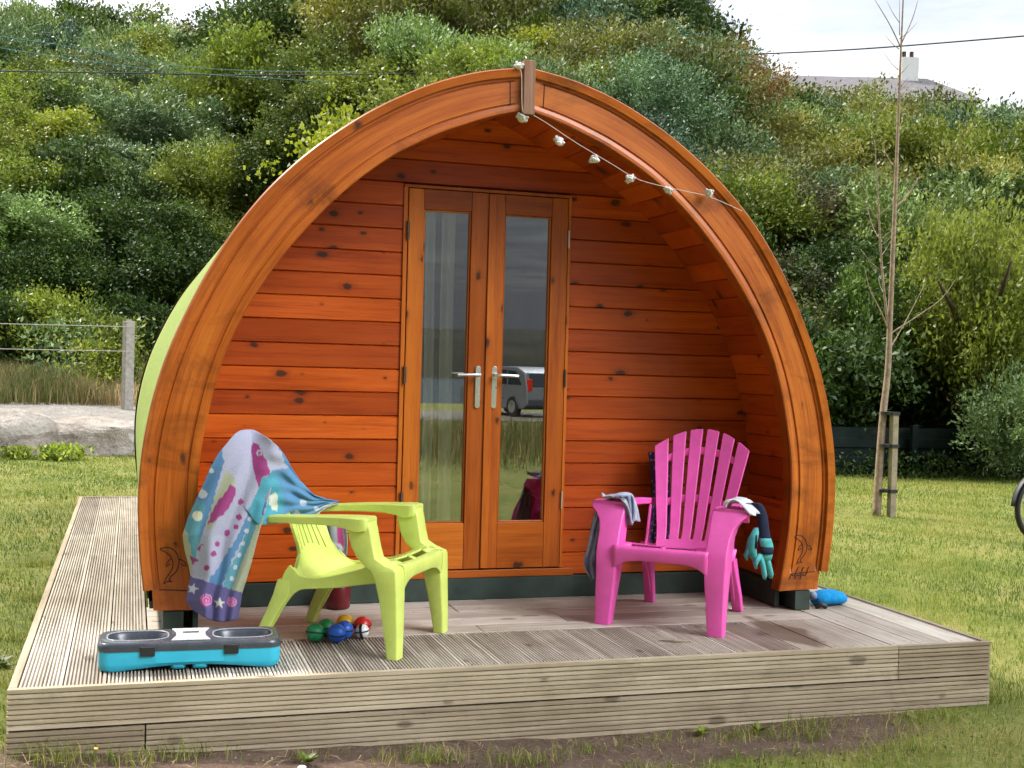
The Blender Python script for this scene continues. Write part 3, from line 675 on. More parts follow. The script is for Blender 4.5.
# ------------------------------------------------------------------ garden chairs
def ring(x0, x1, y0, y1, z, r=0.012, n=3, tilt=0):
    pts = []
    xa, xb = min(x0, x1), max(x0, x1); r = min(r, (xb-xa)/2.05, (y1-y0)/2.05)
    for cx_, cy_, a0 in ((xb-r, y1-r, 0), (xa+r, y1-r, 90), (xa+r, y0+r, 180), (xb-r, y0+r, 270)):
        for k in range(n+1):
            a = rad(a0+90*k/n); px__, py__ = cx_+r*math.cos(a), cy_+r*math.sin(a)
            pts.append((px__, py__, z+tilt*(py__-y0)))
    return pts
def chair(kind, loc, rz, label, matr):
    ch = empty('garden_chair', loc, rz, label, 'garden chair')
    def bk(u, v, dy=0.0):
        if kind == 'fan':
            hw = 0.156+0.086*v; zt = 0.885-0.095*u*u
        else:
            hw = 0.150+0.085*(1-min(v/0.6, 1))**1.2; zt = 0.712-0.235*abs(u)**1.5
        z = 0.275+(zt-0.275)*v
        y = 0.175+0.235*v*(zt-0.275)/0.6-0.035*u*u+0.05*(1-min(v/0.25, 1))**2*-1.0+dy
        return (hw*u+(0.012 if kind == 'fan' else -0.01), y, z)
    def patch(b, u0, u1, v0, v1, th=0.011, nu=4, nv=10):
        b.new(); A = [[bk(u0+(u1-u0)*i/nu, v0+(v1-v0)*j/nv) for j in range(nv+1)] for i in range(nu+1)]
        B = [[(p[0], p[1]+th, p[2]-th*0.35) for p in r_] for r_ in A]
        nv1 = nv+1; vs = [p for r_ in A for p in r_]+[p for r_ in B for p in r_]; o = (nu+1)*nv1; fs = []
        for i in range(nu):
            for j in range(nv):
                a = i*nv1+j; fs += [(a, a+nv1, a+nv1+1, a+1), (o+a, o+a+1, o+a+nv1+1, o+a+nv1)]
        for j in range(nv): fs += [(j, j+1, o+j+1, o+j), (nu*nv1+j, o+nu*nv1+j, o+nu*nv1+j+1, nu*nv1+j+1)]
        for i in range(nu): fs += [(i*nv1, o+i*nv1, o+(i+1)*nv1, (i+1)*nv1), (i*nv1+nv, (i+1)*nv1+nv, o+(i+1)*nv1+nv, o+i*nv1+nv)]
        b.add(vs, fs)
    # seat: curved sheet with a slot behind the rolled front lip
    prof = cr([(-0.326, 0.292), (-0.330, 0.315), (-0.331, 0.345), (-0.326, 0.362), (-0.314, 0.366), (-0.289, 0.366)], 3)
    prof2 = cr([(-0.260, 0.379), (-0.22, 0.368), (-0.12, 0.325), (0.0, 0.292), (0.09, 0.277), (0.150, 0.288), (0.185, 0.320)], 4)
    if kind != 'fan':
        prof = [(p[0]+0.024, p[1]) for p in prof]; prof2 = [(p[0]+0.024*float(sstep(0.0, -0.2, p[0])), p[1]) for p in prof2]
    so_ = 0.0 if kind == 'fan' else 0.024
    def sheet(b, prof, x0, x1, nxx=8, arch=None):
        rows = []
        for i in range(nxx+1):
            x = x0+(x1-x0)*i/nxx; u = x/0.24; row = []
            for k, (y, z) in enumerate(prof):
                zz = z-0.010*(1-u*u)*(1 if y > -0.3 else 0.3)
                if arch is not None and k < 6: zz = z+(0.016-0.075*abs(u)**5)*(1, .85, .7, .45, .25, .1)[k]*1.0
                row.append((x, y, zz))
            rows.append(row)
        b.grid(rows)
    b = MB(); sheet(b, prof, -0.222, 0.222, 22, 0.012); sheet(b, prof2, -0.240, 0.240, 10)
    for a, c in ((-0.240, -0.150), (-0.012, 0.012), (0.150, 0.240)): sheet(b, [(-0.293+so_, 0.3665), (-0.275+so_, 0.3730), (-0.258+so_, 0.3785)], a, c, 2)
    b.build('seat', matr, ch, solid=0.009, smooth=True)
    # skirts under the seat edge, sweeping into the rear legs
    for sg in (-1, 1):
        b = MB(); out_ = cr([(-0.215, 0.290), (-0.12, 0.275), (-0.03, 0.257), (0.07, 0.245), (0.15, 0.230), (0.205, 0.17), (0.245, 0.10), (0.288, 0.03), (0.302, 0.0)], 4)
        if kind != 'fan': out_ += cr([(0.332, 0.0), (0.300, 0.08), (0.262, 0.16), (0.235, 0.24), (0.215, 0.30), (0.19, 0.335)], 4)+cr([(0.165, 0.315), (0.14, 0.295), (0.08, 0.290), (0.0, 0.303), (-0.12, 0.338), (-0.215, 0.366)], 4)
        if kind == 'fan': out_ += cr([(0.332, 0.0), (0.300, 0.08), (0.262, 0.16), (0.238, 0.24), (0.226, 0.32), (0.232, 0.40), (0.262, 0.50)], 4)
        if kind == 'fan': out_ += cr([(0.235, 0.505), (0.205, 0.42), (0.185, 0.345), (0.14, 0.295), (0.08, 0.290), (0.0, 0.303), (-0.12, 0.338), (-0.215, 0.366)], 4)
        x0, x1 = sorted((sg*0.231, sg*0.244)) if kind != 'fan' else sorted((sg*0.206, sg*0.219)); b.prism(out_, 'x', x0, x1); b.build('side_panel', matr, ch, bevel=0.004)
        # front leg, running up into the arm
        b = MB(); secs = []; fl = 0.050 if kind == 'fan' else 0.0
        up2 = [(0.345, .204, .304, -.306, -.196, 0), (0.358, .205, .304, -.300, -.178, 0), (0.372, .207, .303, -.258, -.158, 0), (0.395, .210, .302, -.216, -.132, 0), (0.44, .214, .302, -.204, -.106, 0), (0.48, .216, .303, -.196, -.096, 0), (0.51, .216, .304, -.190, -.090, 0), (0.535, .216, .306, -.182, -.086, 0), (0.5525, .218, .304, -.170, -.09, 0)]
        for z, xi, xo, yf, yb, tl in ((0.0, .228, .300, -.338, -.274, 0), (0.10, .220, .300, -.337, -.252, 0), (0.23, .208, .301, -.333, -.222, 0), (0.32, .202, .304, -.329, -.200, 0), (0.37, .203, .305, -.313, -.190, 0), (0.43, .205, .308, -.278, -.165, 0), (0.475, .205, .313+fl*.15, -.250, -.150, 0), (0.505, .204, .318+fl*.5, -.230, -.138, 0), (0.53, .204, .322+fl, -.210, -.13, 0), (0.545, .205, .322+fl, -.196, -.13, 0.0), (0.5525, .210, .316+fl, -.186, -.135, 0.0)) if kind == 'fan' else [(0.0, .234, .300, -.318, -.270, 0), (0.10, .226, .300, -.316, -.254, 0), (0.23, .212, .301, -.311, -.232, 0), (0.30, .206, .303, -.308, -.215, 0)]+up2:
            secs.append(ring(sg*xi, sg*xo, yf, yb, z, 0.009, 3, tl))
        b.loft(secs); b.build('leg', matr, ch, smooth=40)
        # rear leg
        b = MB(); secs = []
        for z, xi, xo, yf, yb in ((0.0, .216, .262, .298, .342), (0.08, .212, .258, .266, .316), (0.15, .208, .252, .228, .286), (0.21, .204, .248, .190, .262), (0.27, .200, .244, .178, .246)) if kind != 'fan' else ((0.0, .200, .250, .298, .342), (0.08, .196, .246, .266, .316), (0.15, .192, .240, .228, .286), (0.21, .188, .236, .190, .262), (0.27, .185, .230, .178, .246)):
            secs.append(ring(sg*xi, sg*xo, yf, yb, z, 0.008))
        b.loft(secs); b.build('leg', matr, ch, smooth=40)
        # armrest
        b = MB(); secs = []; flare = 0.049 if kind == 'fan' else 0.0
        for y, xi, xo, zt, th in ((-.198, .212, .314+flare, .5535, .020), (-.190, .207, .320+flare, .556, .045), (-.165, .206, .320+flare, .557, .062), (-.14, .208, .318+flare*.8, .557, .055), (-.10, .212, .308+flare*.4, .556, .042), (-0.04, .216, .296+flare*.1, .554, .034), (0.05, .220, .284, .550, .031), (0.15, .220, .276, .543, .030), (0.24, .212, .268, .536, .030), (0.30, .200, .258, .530, .030)):
            if kind != 'fan':
                y = y+0.018*float(sstep(0.30, -0.2, y)); th = max(0.030, min(th, 0.052))+0.006*float(sstep(0.3, 0.0, y)); sh_ = 0.028*float(sstep(0.12, 0.31, y)); xi -= sh_; xo -= sh_
            xa, xb = sorted((sg*xi, sg*xo)); r_ = 0.006
            secs.append([(xa+r_, y, zt), (xb-r_, y, zt), (xb, y, zt-r_), (xb, y, zt-th+0.003), (xb-0.003, y, zt-th), (xa+0.003, y, zt-th), (xa, y, zt-th+0.003), (xa, y, zt-r_)])
        b.loft(secs); b.build('armrest', matr, ch, smooth=40)
    b = MB()
    if kind == 'fan':
        patch(b, -1, 1, 0.0, 0.125, nu=16)
        for v in (0.44, 0.82):
            b.new(); nb = 16
            rr = [bk(-0.96+1.92*i/nb, v, 0.008) for i in range(nb+1)]
            b.loft([[(p[0], p[1], p[2]-0.018), (p[0], p[1]+0.010, p[2]-0.018), (p[0], p[1]+0.010, p[2]+0.018), (p[0], p[1], p[2]+0.018)] for p in rr])
        b.build('backrest', matr, ch, bevel=0.003)
        n = 6; gap = 0.088; w = (2-gap*(n-1))/n
        for i in range(n):
            u0 = -1+i*(w+gap); b = MB(); um = u0+w/2
            v1 = 0.985+0.0*um
            patch(b, u0, u0+w, 0.120, 1.0, 0.014, nu=4, nv=16); b.build('slat', matr, ch, bevel=0.004)
    else:
        patch(b, -1, 1, 0.0, 0.27, nu=16); patch(b, -1, 1, 0.60, 1.0, nu=16); patch(b, -1, -0.66, 0.27, 0.60); patch(b, 0.66, 1, 0.27, 0.60)
        n = 6; gap = 0.045; w = (1.32-gap*(n+1))/n
        for i in range(n):
            u0 = -0.66+gap+i*(w+gap); patch(b, u0, u0+w, 0.268, 0.602, nu=2)
        b.build('backrest', matr, ch)
    if kind != 'fan':
        for sg in (-1, 1):
            b = MB(); rows = []
            for k in range(10):
                t = k/9; p = bk(sg*0.985, 0.0+0.46*t); e = t**1.3; q = (sg*0.238*(1-e)+p[0]*e, 0.200*(1-e)+(p[1]+0.004)*e, 0.285*(1-e)+p[2]*e)
                rows.append([p, tuple((p[i]*0.5+q[i]*0.5)+(0, 0.010, 0)[i] for i in range(3)), q])
            b.grid(rows); b.build('wing', matr, ch, solid=0.008, smooth=True)
    return ch
GL = (1.32, .592, 0.0); GR = rad(56)
chair('round', GL, GR, 'lime green plastic garden armchair with a printed towel over its back', MT['lime'])
PL = (2.895, .751, 0.0); PR = rad(-40)
chair('fan', PL, PR, 'bright pink plastic garden armchair with a fan shaped slatted back', MT['pink'])
def loc2w(loc, rz, p):
    c, s = math.cos(rz), math.sin(rz); return (loc[0]+c*p[0]-s*p[1], loc[1]+s*p[0]+c*p[1], loc[2]+p[2])

# ------------------------------------------------------------------ towel
def inpoly(x, y, P):
    r_ = np.zeros(x.shape, bool); n = len(P); j = n-1
    for i in range(n):
        xi, yi = P[i]; xj, yj = P[j]
        c_ = ((yi > y) != (yj > y)) & (x < (xj-xi)*(y-yi)/(yj-yi+1e-9)+xi); r_ ^= c_; j = i
    return r_
def towel_print(x, y, back=False):
    C = np.tile(np.array([0.42, 0.42, 0.53]), (x.size, 1)).astype(float)
    wob = 0.8*np.sin(x*0.9+y*0.35)+0.6*np.sin(y*0.7-x*0.3)
    def fill(P, c): C[inpoly(x+0.6*wob, y+0.5*wob, P)] = c
    def dot(cx_, cy_, r_, c): C[((x-cx_)**2+(y-cy_)**2) < (r_+0.35*wob)**2] = c
    BL, TE, CR_, MG, PU, WH = (0.11, 0.24, 0.41), (0.12, 0.32, 0.38), (0.40, 0.42, 0.28), (0.33, 0.06, 0.20), (0.13, 0.115, 0.25), (0.52, 0.54, 0.58)
    fill([(240, 425), (222, 450), (224, 462), (214, 500), (200, 540), (196, 556), (176, 552), (176, 520), (200, 470)], BL)
    fill([(206, 500), (196, 560), (178, 560), (180, 520), (190, 505)], TE)
    fill([(176, 524), (187, 530), (192, 552), (193, 572), (176, 572)], CR_)
    fill([(226, 470), (236, 480), (222, 512), (208, 532), (206, 524), (214, 500)], CR_)
    dot(203, 494, 4.6, WH); dot(198, 516, 5.2, (0.72, 0.72, 0.55)); dot(212, 471, 2.5, WH)
    fill([(268, 502), (250, 510), (240, 530), (226, 556), (212, 575), (205, 590), (218, 598), (232, 560), (246, 530), (262, 520)], BL)
    fill([(262, 512), (250, 520), (241, 545), (228, 570), (220, 598), (232, 600), (240, 570), (250, 545), (262, 525)], TE)
    for k in range(7): dot(250-k*3.6, 519+k*12, 2.4, WH)
    fill([(275, 512), (260, 516), (252, 540), (243, 560), (232, 590), (231, 600), (250, 600), (262, 560), (270, 525)], CR_)
    fill([(251, 446), (254, 443), (259, 445), (262, 452), (267, 462), (270, 474), (262, 478), (262, 490), (258, 486), (255, 474), (252, 460)], MG)
    dot(260, 453, 2.8, WH); dot(260, 453, 1.6, MG)
    fill([(231, 485), (236, 488), (235, 496), (229, 507), (220, 517), (208, 526), (211, 514), (222, 497)], MG)
    for cx_, cy_, r_ in ((241, 502, 3), (239, 517, 3.0), (236, 527, 2.6), (227, 533, 3.4), (217, 544, 2.5), (213.5, 554, 2.8), (207, 568, 2.6)): dot(cx_, cy_, r_, MG)
    fill([(196, 548), (204, 544), (200, 551)], MG); fill([(190, 555), (199, 560), (193, 565)], MG)
    band = y > 576+(x-190)*0.32
    C[band] = PU
    def star(cx_, cy_, r_, c, rot=0.0):
        P = [(cx_+(r_ if k % 2 == 0 else r_*0.38)*math.sin(k*math.pi/5+rot), cy_-(r_ if k % 2 == 0 else r_*0.38)*math.cos(k*math.pi/5+rot)) for k in range(10)]
        C[inpoly(x, y, P)] = c
    def spiral(cx_, cy_, r_, c):
        d = np.hypot(x-cx_, y-cy_); a = np.arctan2(y-cy_, x-cx_); t = (d/r_*2.1+a/(2*math.pi)) % 1.0
        C[(d < r_) & (t < 0.6)] = c; C[(d < r_) & (t >= 0.6)] = (0.62, 0.36, 0.55)
    star(193, 589, 6.2, WH, 0.3); spiral(206.5, 600, 6.0, (0.58, 0.09, 0.30)); star(219.5, 603, 6.0, (0.72, 0.72, 0.6), 0.1); spiral(231.5, 602, 5.0, (0.58, 0.12, 0.32))
    return C
def towel_print_b(x, y):
    C = np.tile(np.array([0.12, 0.28, 0.46]), (x.size, 1)).astype(float); wob = 0.8*np.sin(x*0.8+y*0.5)
    BL, TE, CR_, WH = (0.12, 0.28, 0.48), (0.09, 0.35, 0.44), (0.40, 0.44, 0.31), (0.50, 0.57, 0.64)
    A_ = towel_print(x, y)
    C[inpoly(x+wob, y, [(225, 425), (270, 430), (285, 462), (288, 468), (273, 470), (266, 478), (262, 492), (252, 503), (246, 515), (225, 515)])] = (0.42, 0.42, 0.53)
    kk = inpoly(x+wob, y, [(225, 425), (270, 430), (285, 462), (288, 468), (273, 470), (266, 478), (262, 492), (252, 503), (246, 515), (225, 515)]); C[kk] = A_[kk]
    C[inpoly(x+wob, y, [(246, 525), (252, 503), (262, 478), (276, 474), (284, 500), (280, 530)])] = TE
    C[inpoly(x+wob, y, [(268, 496), (276, 492), (278, 503), (276, 512), (270, 508)])] = (0.60, 0.62, 0.50)
    for cx_, cy_, r_ in ((297, 513, 3), (303, 503, 3.4), (316, 509, 2.6), (288, 515, 2)): C[np.hypot(x-cx_, y-cy_) < r_+0.4*wob] = WH
    low = np.interp(x, [245, 262, 290, 312, 326, 338], [505, 524, 522, 517, 508, 503]); C[(y > low-3.4) & (x > 266)] = (0.42, 0.47, 0.42)
    C[(x > 284) & (y < np.interp(x, [262, 284, 312, 338], [436, 462, 494, 503]))] = (0.10, 0.26, 0.48)
    return C
tw = MB(); cols = []
LA = np.array([(430.5, 240), (433, 236), (436, 233), (441.5, 228.5), (452, 219.5), (466, 211), (482, 204.5), (500, 196), (520, 187.5), (535, 183), (550, 185), (565, 189), (576, 191), (590, 188), (601, 186.5), (609, 192)])
RA = np.array([(430.5, 254), (433, 259), (436, 264), (447, 275), (456, 278), (470, 276), (500, 268), (520, 263), (540, 257), (560, 252), (580, 246), (592, 242), (605, 240), (619, 238)])
def towel_Y(x, y):
    t = min(max((y-430.5)/183.0, 0), 1); xl = np.interp(y, LA[:, 0], LA[:, 1]); xr = np.interp(y, RA[:, 0], RA[:, 1]); s = min(max((x-xl)/(xr-xl), 0), 1)
    Y = 0.655-0.075*s-0.055*math.sin(math.pi*min(s*1.05, 1))*(0.35+0.65*t)+0.16*(1-t)**5*s
    Y += (0.016*math.sin(s*9.5+t*2.2+0.6)+0.010*math.sin(s*21+t*5))*float(sstep(0.05, 0.5, t))
    return Y+0.05*(1-t)**9
P = []; n1_, n2_ = 110, 170
for i in range(n2_+1):
    t = i/n2_; row = []
    yl = 430.5+(609-430.5)*t; yr = 430.5+(619-430.5)*t
    for j in range(n1_+1):
        s = j/n1_; xl = np.interp(yl, LA[:, 0], LA[:, 1]); xr = np.interp(yr, RA[:, 0], RA[:, 1])
        x = xl+(xr-xl)*s; y = yl+(yr-yl)*s - 1.0*math.sin(math.pi*s)*(1-t)**10 + 7.0*math.sin(math.pi*s)*t**8
        Y = towel_Y(x, y)
        w = at(x, y, Y); row.append(tuple(w)); cols.append((x, y, 0))
    P.append(row)
tw.grid(P)
TB = np.array([(247, 431), (261, 434), (274, 443), (284, 455), (297, 476), (312, 493), (325, 498.5), (338, 501)]); BB = np.array([(238, 500), (248, 512), (258, 524), (276, 524), (293, 522), (312, 517), (326, 508.5), (338, 504)])
Tt = np.array(cr([tuple(q) for q in TB], 16)); Bt = np.array(cr([tuple(q) for q in BB], 16)); P = []
for i in range(len(Tt)):
    s = i/(len(Tt)-1); row = []
    for j in range(61):
        t = j/60; q = Tt[i]*(1-t)+Bt[i]*t
        Yb = 0.548+max(0, q[0]-252)*0.0024+0.14*float(sstep(304, 337, q[0]))+0.015*(1-t)*(1-s)
        Yb += 0.022*math.sin(s*14+t*4.5)*(0.15+s)*0.6+0.014*math.sin(t*16-s*9)*s+0.012*math.sin(t*31+s*23)*s
        k_ = float(sstep(250, 276, q[0])); Y = (towel_Y(q[0], q[1])+0.006-0.012*float(sstep(0.0, 0.16, s)))*(1-k_)+min(Yb, 0.93)*k_
        row.append(tuple(at(q[0], q[1], Y))); cols.append((q[0], q[1], 1))
    P.append(row)
tw.grid(P)
# tail of the towel hanging behind the seat
P = []
TL_ = cr([(318, 524), (316, 540), (320, 553), (328, 560)], 8); TR_ = cr([(345, 519), (347, 535), (347, 552), (343, 561)], 8)
for a, c in zip(TL_, TR_):
    row = []
    for j in range(21):
        t = j/20; q = np.array(a)*(1-t)+np.array(c)*t; row.append(tuple(at(q[0], q[1], 1.06+0.02*math.sin(t*9)))); cols.append((q[0], q[1], 2))
    P.append(row)
tw.grid(P)
towel = tw.build('towel', MT['towel'], smooth=True, off=(0.85, 0.65, 0), solid=0.005)
towel.location = (0.85, 0.65, 0)
K = np.array(cols); CC = np.zeros((len(K), 4)); CC[:, 3] = 1
m0 = K[:, 2] == 0; CC[m0, :3] = towel_print(K[m0, 0], K[m0, 1]); m1 = K[:, 2] == 1; CC[m1, :3] = towel_print_b(K[m1, 0], K[m1, 1])
m2 = K[:, 2] == 2; c2 = np.tile(np.array([0.40, 0.46, 0.44]), (m2.sum(), 1)); xx, yy = K[m2, 0], K[m2, 1]
c2[(xx > 337) & (xx < 343)] = (0.45, 0.06, 0.20); c2[(xx < 330)] = (0.30, 0.42, 0.44); dd = np.hypot(xx-336, yy-549); c2[dd < 6] = (0.6, 0.6, 0.62); c2[dd < 3] = (0.35, 0.3, 0.45); CC[m2, :3] = c2
ca = towel.data.color_attributes.new('print', 'FLOAT_COLOR', 'POINT'); ca.data.foreach_set('color', CC.astype(np.float32).ravel())
tag(towel, 'large beach towel printed with sea creatures draped over the lime green chair', 'towel')

# ------------------------------------------------------------------ clothes on the pink chair
def drape(name, m, path, y0, y1, loc, rz, label, cat, wig=0.008, n=20, flare=0.0, seed=1):
    "path: (x, z) polyline in chair space, draped along chair y from y0 to y1"
    Pp = cr(path, 8); rows = []; rs = random.Random(seed); ph = rs.random()*6
    k = len(Pp)
    for i, (x, z) in enumerate(Pp):
        t = i/(k-1); row = []
        for j in range(n+1):
            s = j/n; fl = flare*max(0, t-0.5)
            y = y0-fl+(y1-y0+2*fl)*s+0.006*math.sin(t*9+ph)
            hang = sstep(0.35, 0.8, t)
            xx = x+wig*math.sin(s*13+ph+t*3)*(0.4+hang)+wig*0.6*math.sin(s*29+t*7)
            zz = z+wig*0.9*math.sin(s*9+ph*2+t*5)+ (0.02*math.sin(s*5+ph) if i == k-1 else 0)
            row.append(loc2w(loc, rz, (xx, y, zz)))
        rows.append(row)
    b = MB(); b.grid(rows); o0 = rows[k//2][n//2]
    o = b.build(name, m, off=o0, smooth=True, solid=0.005); o.location = o0
    return tag(o, label, cat)
rows = []
SL = cr([(512, 599, 605), (518, 597, 605), (525, 595, 604), (545, 591, 603), (560, 587, 602), (570, 589, 602), (579, 594, 601)], 5)
for i, (y, xl, xr) in enumerate(SL):
    t = i/(len(SL)-1); xl -= 3.0; rows.append([tuple(at(xl+(xr-xl)*j/14, y+1.5*math.sin(j*0.9), 0.80+0.012*math.sin(j*1.1+t*6)+0.006*math.sin(j*2.3-t*11))) for j in range(15)])
b = MB(); b.grid(rows)
rows2 = []
for i, (y, xl, xr) in enumerate(cr([(497, 612, 626), (496, 618, 632), (502, 623, 634), (512, 626, 635), (520, 627, 634), (525, 629, 632)], 4)):
    rows2.append([tuple(at(xl+(xr-xl)*j/10, y, 0.735+0.008*math.sin(j*1.4+i*.4))) for j in range(11)])
oo_ = rows[12][7]; o = b.build('shirt', MT['denim'], off=oo_, smooth=True, solid=0.006); o.location = oo_
tag(o, 'grey blue shirt hanging down the outside of the pink chair left arm', 'shirt')
b = MB(); b.grid(rows2); oo_ = rows2[8][5]; o = b.build('sock', MT['denim'], off=oo_, smooth=True, solid=0.006); o.location = oo_
tag(o, 'grey sock hanging over the inside of the pink chair left arm', 'sock')
drape('cloth', MT['greycloth'], [(-.178, .46), (-.195, .54), (-.222, .575), (-.27, .578), (-.31, .566)], -0.215, -0.07, PL, PR, 'pale folded cloth lying on top of the pink chair left arm', 'cloth', 0.008, seed=4)
drape('cloth', MT['whitecloth'], [(.262, .566), (.272, .582), (.30, .592), (.335, .588), (.362, .574), (.385, .545)], -0.205, -0.05, PL, PR, 'crumpled white cloth lying on top of the pink chair right arm', 'cloth', 0.010, seed=9)
# glove / wetsuit sleeve on right arm
gv = empty('glove', at(762, 530, .40), label='navy and teal glove with long cuff hanging off the pink chair right arm', cat='glove'); GO = tuple(gv.location)
def flat_tube(b, pts, rw, rd, n=12):
    secs = []
    for (p, w) in zip(pts, rw):
        secs.append([(p[0]+w*math.cos(2*math.pi*k/n), p[1]+rd*math.sin(2*math.pi*k/n), p[2]) for k in range(n)])
    b.loft(secs)
Yg = 0.42
b = MB(); flat_tube(b, cr([at(748, 503, Yg), at(757, 504, Yg), at(762, 515, Yg), at(764, 530, Yg), at(766, 541, Yg)], 5), np.interp(np.linspace(0, 1, 21), [0, .5, 1], [.020, .026, .028]), 0.016); b.build('cuff', MT['navy'], gv, off=GO, smooth=True)
b = MB(); flat_tube(b, [at(765, 538, Yg), at(766, 542, Yg), at(767, 546, Yg), at(767.5, 549, Yg)], [.029, .032, .032, .030], 0.019); b.build('band', MT['teal'], gv, off=GO, smooth=True)
b = MB(); flat_tube(b, [at(766.5, 547, Yg-.003), at(767, 551, Yg-.003), at(766.5, 554, Yg-.003)], [.031, .032, .030], 0.020); b.build('strap', MT['navy'], gv, off=GO, smooth=True)
b = MB()
flat_tube(b, [at(767, 549, Yg), at(766.5, 555, Yg), at(766, 560, Yg)], [.029, .031, .027], 0.016)
for (x0, x1, x2, y2) in ((760.5, 763, 764.5, 579), (766.5, 769, 771.0, 578), (761, 757, 755.5, 567)):
    b.tube([at(x0, 555, Yg), at(x1, 566 if y2 > 570 else 560, Yg-0.006), at(x2, y2-4, Yg-0.004), at(x2, y2, Yg)], [.012, .0125, .0125, .007], 10)
b.build('fingers', MT['teal'], gv, off=GO, smooth=True)
g2 = empty('glove', at(751, 550, .50), label='teal glove hanging half hidden behind the navy cuff beside the pink chair', cat='glove'); G2 = tuple(g2.location)
b = MB(); flat_tube(b, [at(757, 528, .5), at(753, 538, .5), at(751, 548, .5), at(753, 556, .5), at(755, 560, .5)], [.014, .026, .028, .022, .012], 0.014)
b.tube([at(748, 548, .5), at(745.5, 556, .5), at(747, 560, .5)], [.010, .009, .005], 8); b.tube([at(754, 553, .5), at(755, 563, .5), at(756, 569, .5)], [.012, .011, .006], 8); b.build('hand', MT['teal'], g2, off=G2, smooth=True)
b = MB(); b.tube([at(756, 535, .49), at(756, 548, .49)], [.006, .008], 8); b.build('tab', MT['navy'], g2, off=G2, smooth=True)
# patterned cloth behind the pink backrest
rows = []
for i in range(25):
    t = i/24; y = 452+(562-452)*t; xl = 648.5+2*math.sin(t*5)+3*t; xr = 670
    rows.append([tuple(at(xl+(xr-xl)*j/10, y, 1.275+0.014*math.sin(j*1.3+t*8)-0.03*t)) for j in range(11)])
b = MB(); b.grid(rows); oo_ = rows[12][5]; o = b.build('scarf', MT['purple'], off=oo_, smooth=True, solid=0.006); o.location = oo_
tag(o, 'dark purple patterned scarf hanging behind the pink chair back', 'scarf')

# ------------------------------------------------------------------ turquoise twin bowl unit
bw_ = empty('twin_bowl_unit', (0.630, 0.293, 0), rad(-2.5), 'turquoise plastic box with a dark grey lid holding two oval basins, front left of deck', 'feeding station')
def rrect(w, d, r, n=6, cx_=0, cy_=0):
    pts = []
    for sx, sy, a0 in ((1, 1, 0), (-1, 1, 90), (-1, -1, 180), (1, -1, 270)):
        for k in range(n+1):
            a = rad(a0+90*k/n); pts.append((cx_+sx*(w/2-r)+r*math.cos(a), cy_+sy*(d/2-r)+r*math.sin(a)))
    return pts
def rloft(b, lst, cap=True): b.loft([[(p[0], p[1], z) for p in rrect(w, d, r, 6, cx_, cy_)] for (w, d, r, z, cx_, cy_) in lst], cap)
BW, BD = 0.668, 0.240
b = MB(); secs = []
for w, d, z in ((BW-0.02, BD-0.02, 0.0), (BW-0.006, BD-0.006, 0.010), (BW, BD, 0.03), (BW, BD, 0.078)):
    rr_ = []
    for p in rrect(w, d, 0.045, 8):
        lift = 0.020*math.cos(p[0]/(BW/2)*math.pi*0.5)**2 if z < 0.02 else 0
        rr_.append((p[0], p[1], z+lift))
    secs.append(rr_)
# densify the long sides
def dens(r_, n=6):
    out = []
    for i in range(len(r_)):
        a = Vector(r_[i]); c = Vector(r_[(i+1) % len(r_)]); k = 14 if (a-c).length > 0.35 else 1
        for j in range(k): out.append(tuple(a.lerp(c, j/k)))
    return out
s2 = []
for r_, z0 in zip(secs, (0, .010, .03, .078)):
    q = dens([(p[0], p[1], z0) for p in r_]); s2.append([(p[0], p[1], z0+(0.020*max(0, math.cos(p[0]/(BW*0.40)*math.pi*0.5))**1.0 if (z0 < .02 and abs(p[0]) < BW*0.40) else 0)) for p in q])
b.loft(s2, False); b.build('body', MT['turq'], bw_, smooth=True, bevel=0.002)
b = MB()
for cx_ in (-0.045, 0.035): rloft(b, [(0.055, 0.04, 0.018, 0.004, cx_, -BD/2+0.032), (0.06, 0.042, 0.018, 0.024, cx_, -BD/2+0.032)])
b.build('foot', MT['turq'], bw_, smooth=True)
b = MB(); rloft(b, [(BW+0.006, BD+0.006, 0.048, 0.076, 0, 0), (BW+0.010, BD+0.010, 0.05, 0.084, 0, 0), (BW+0.008, BD+0.008, 0.05, 0.100, 0, 0), (BW-0.010, BD-0.010, 0.045, 0.107, 0, 0)], False)
# lid top sheet with two basins, as a height field
n1_, n2_ = 96, 40; rows = []
for i in range(n1_+1):
    row = []
    for j in range(n2_+1):
        u = -1+2*i/n1_; v_2 = -1+2*j/n2_; x = u*(BW-0.010)/2; hw = (BD-0.010)/2
        xe = abs(x)-((BW-0.010)/2-0.045)
        if xe > 0: hw = hw-0.045+math.sqrt(max(0.045**2-xe**2, 0))
        y = v_2*hw; z = 0.107
        for c_ in (-0.195, 0.195):
            q = (abs((x-c_)/0.112)**3+abs(y/0.084)**3)**(1/3)
            z -= 0.050*float(sstep(1.0, 0.72, q)); z += 0.004*float(sstep(1.16, 1.06, q)-sstep(1.06, 0.98, q))
        row.append((x, y, z))
    rows.append(row)
b.grid(rows); b.build('lid', MT['grey'], bw_, smooth=True)
b = MB(); b.prism([(-0.072, -0.100), (0.072, -0.100), (0.055, -0.03), (0.055, 0.03), (0.072, 0.100), (-0.072, 0.100), (-0.055, 0.03), (-0.055, -0.03)][::-1], 'z', 0.1075, 0.1125); b.build('centre_panel', MT['silver'], bw_, bevel=0.002)
b = MB(); b.box(-0.030, 0.030, 0.012, 0.030, 0.1127, 0.1145); b.build('sticker', MT['grey'], bw_)
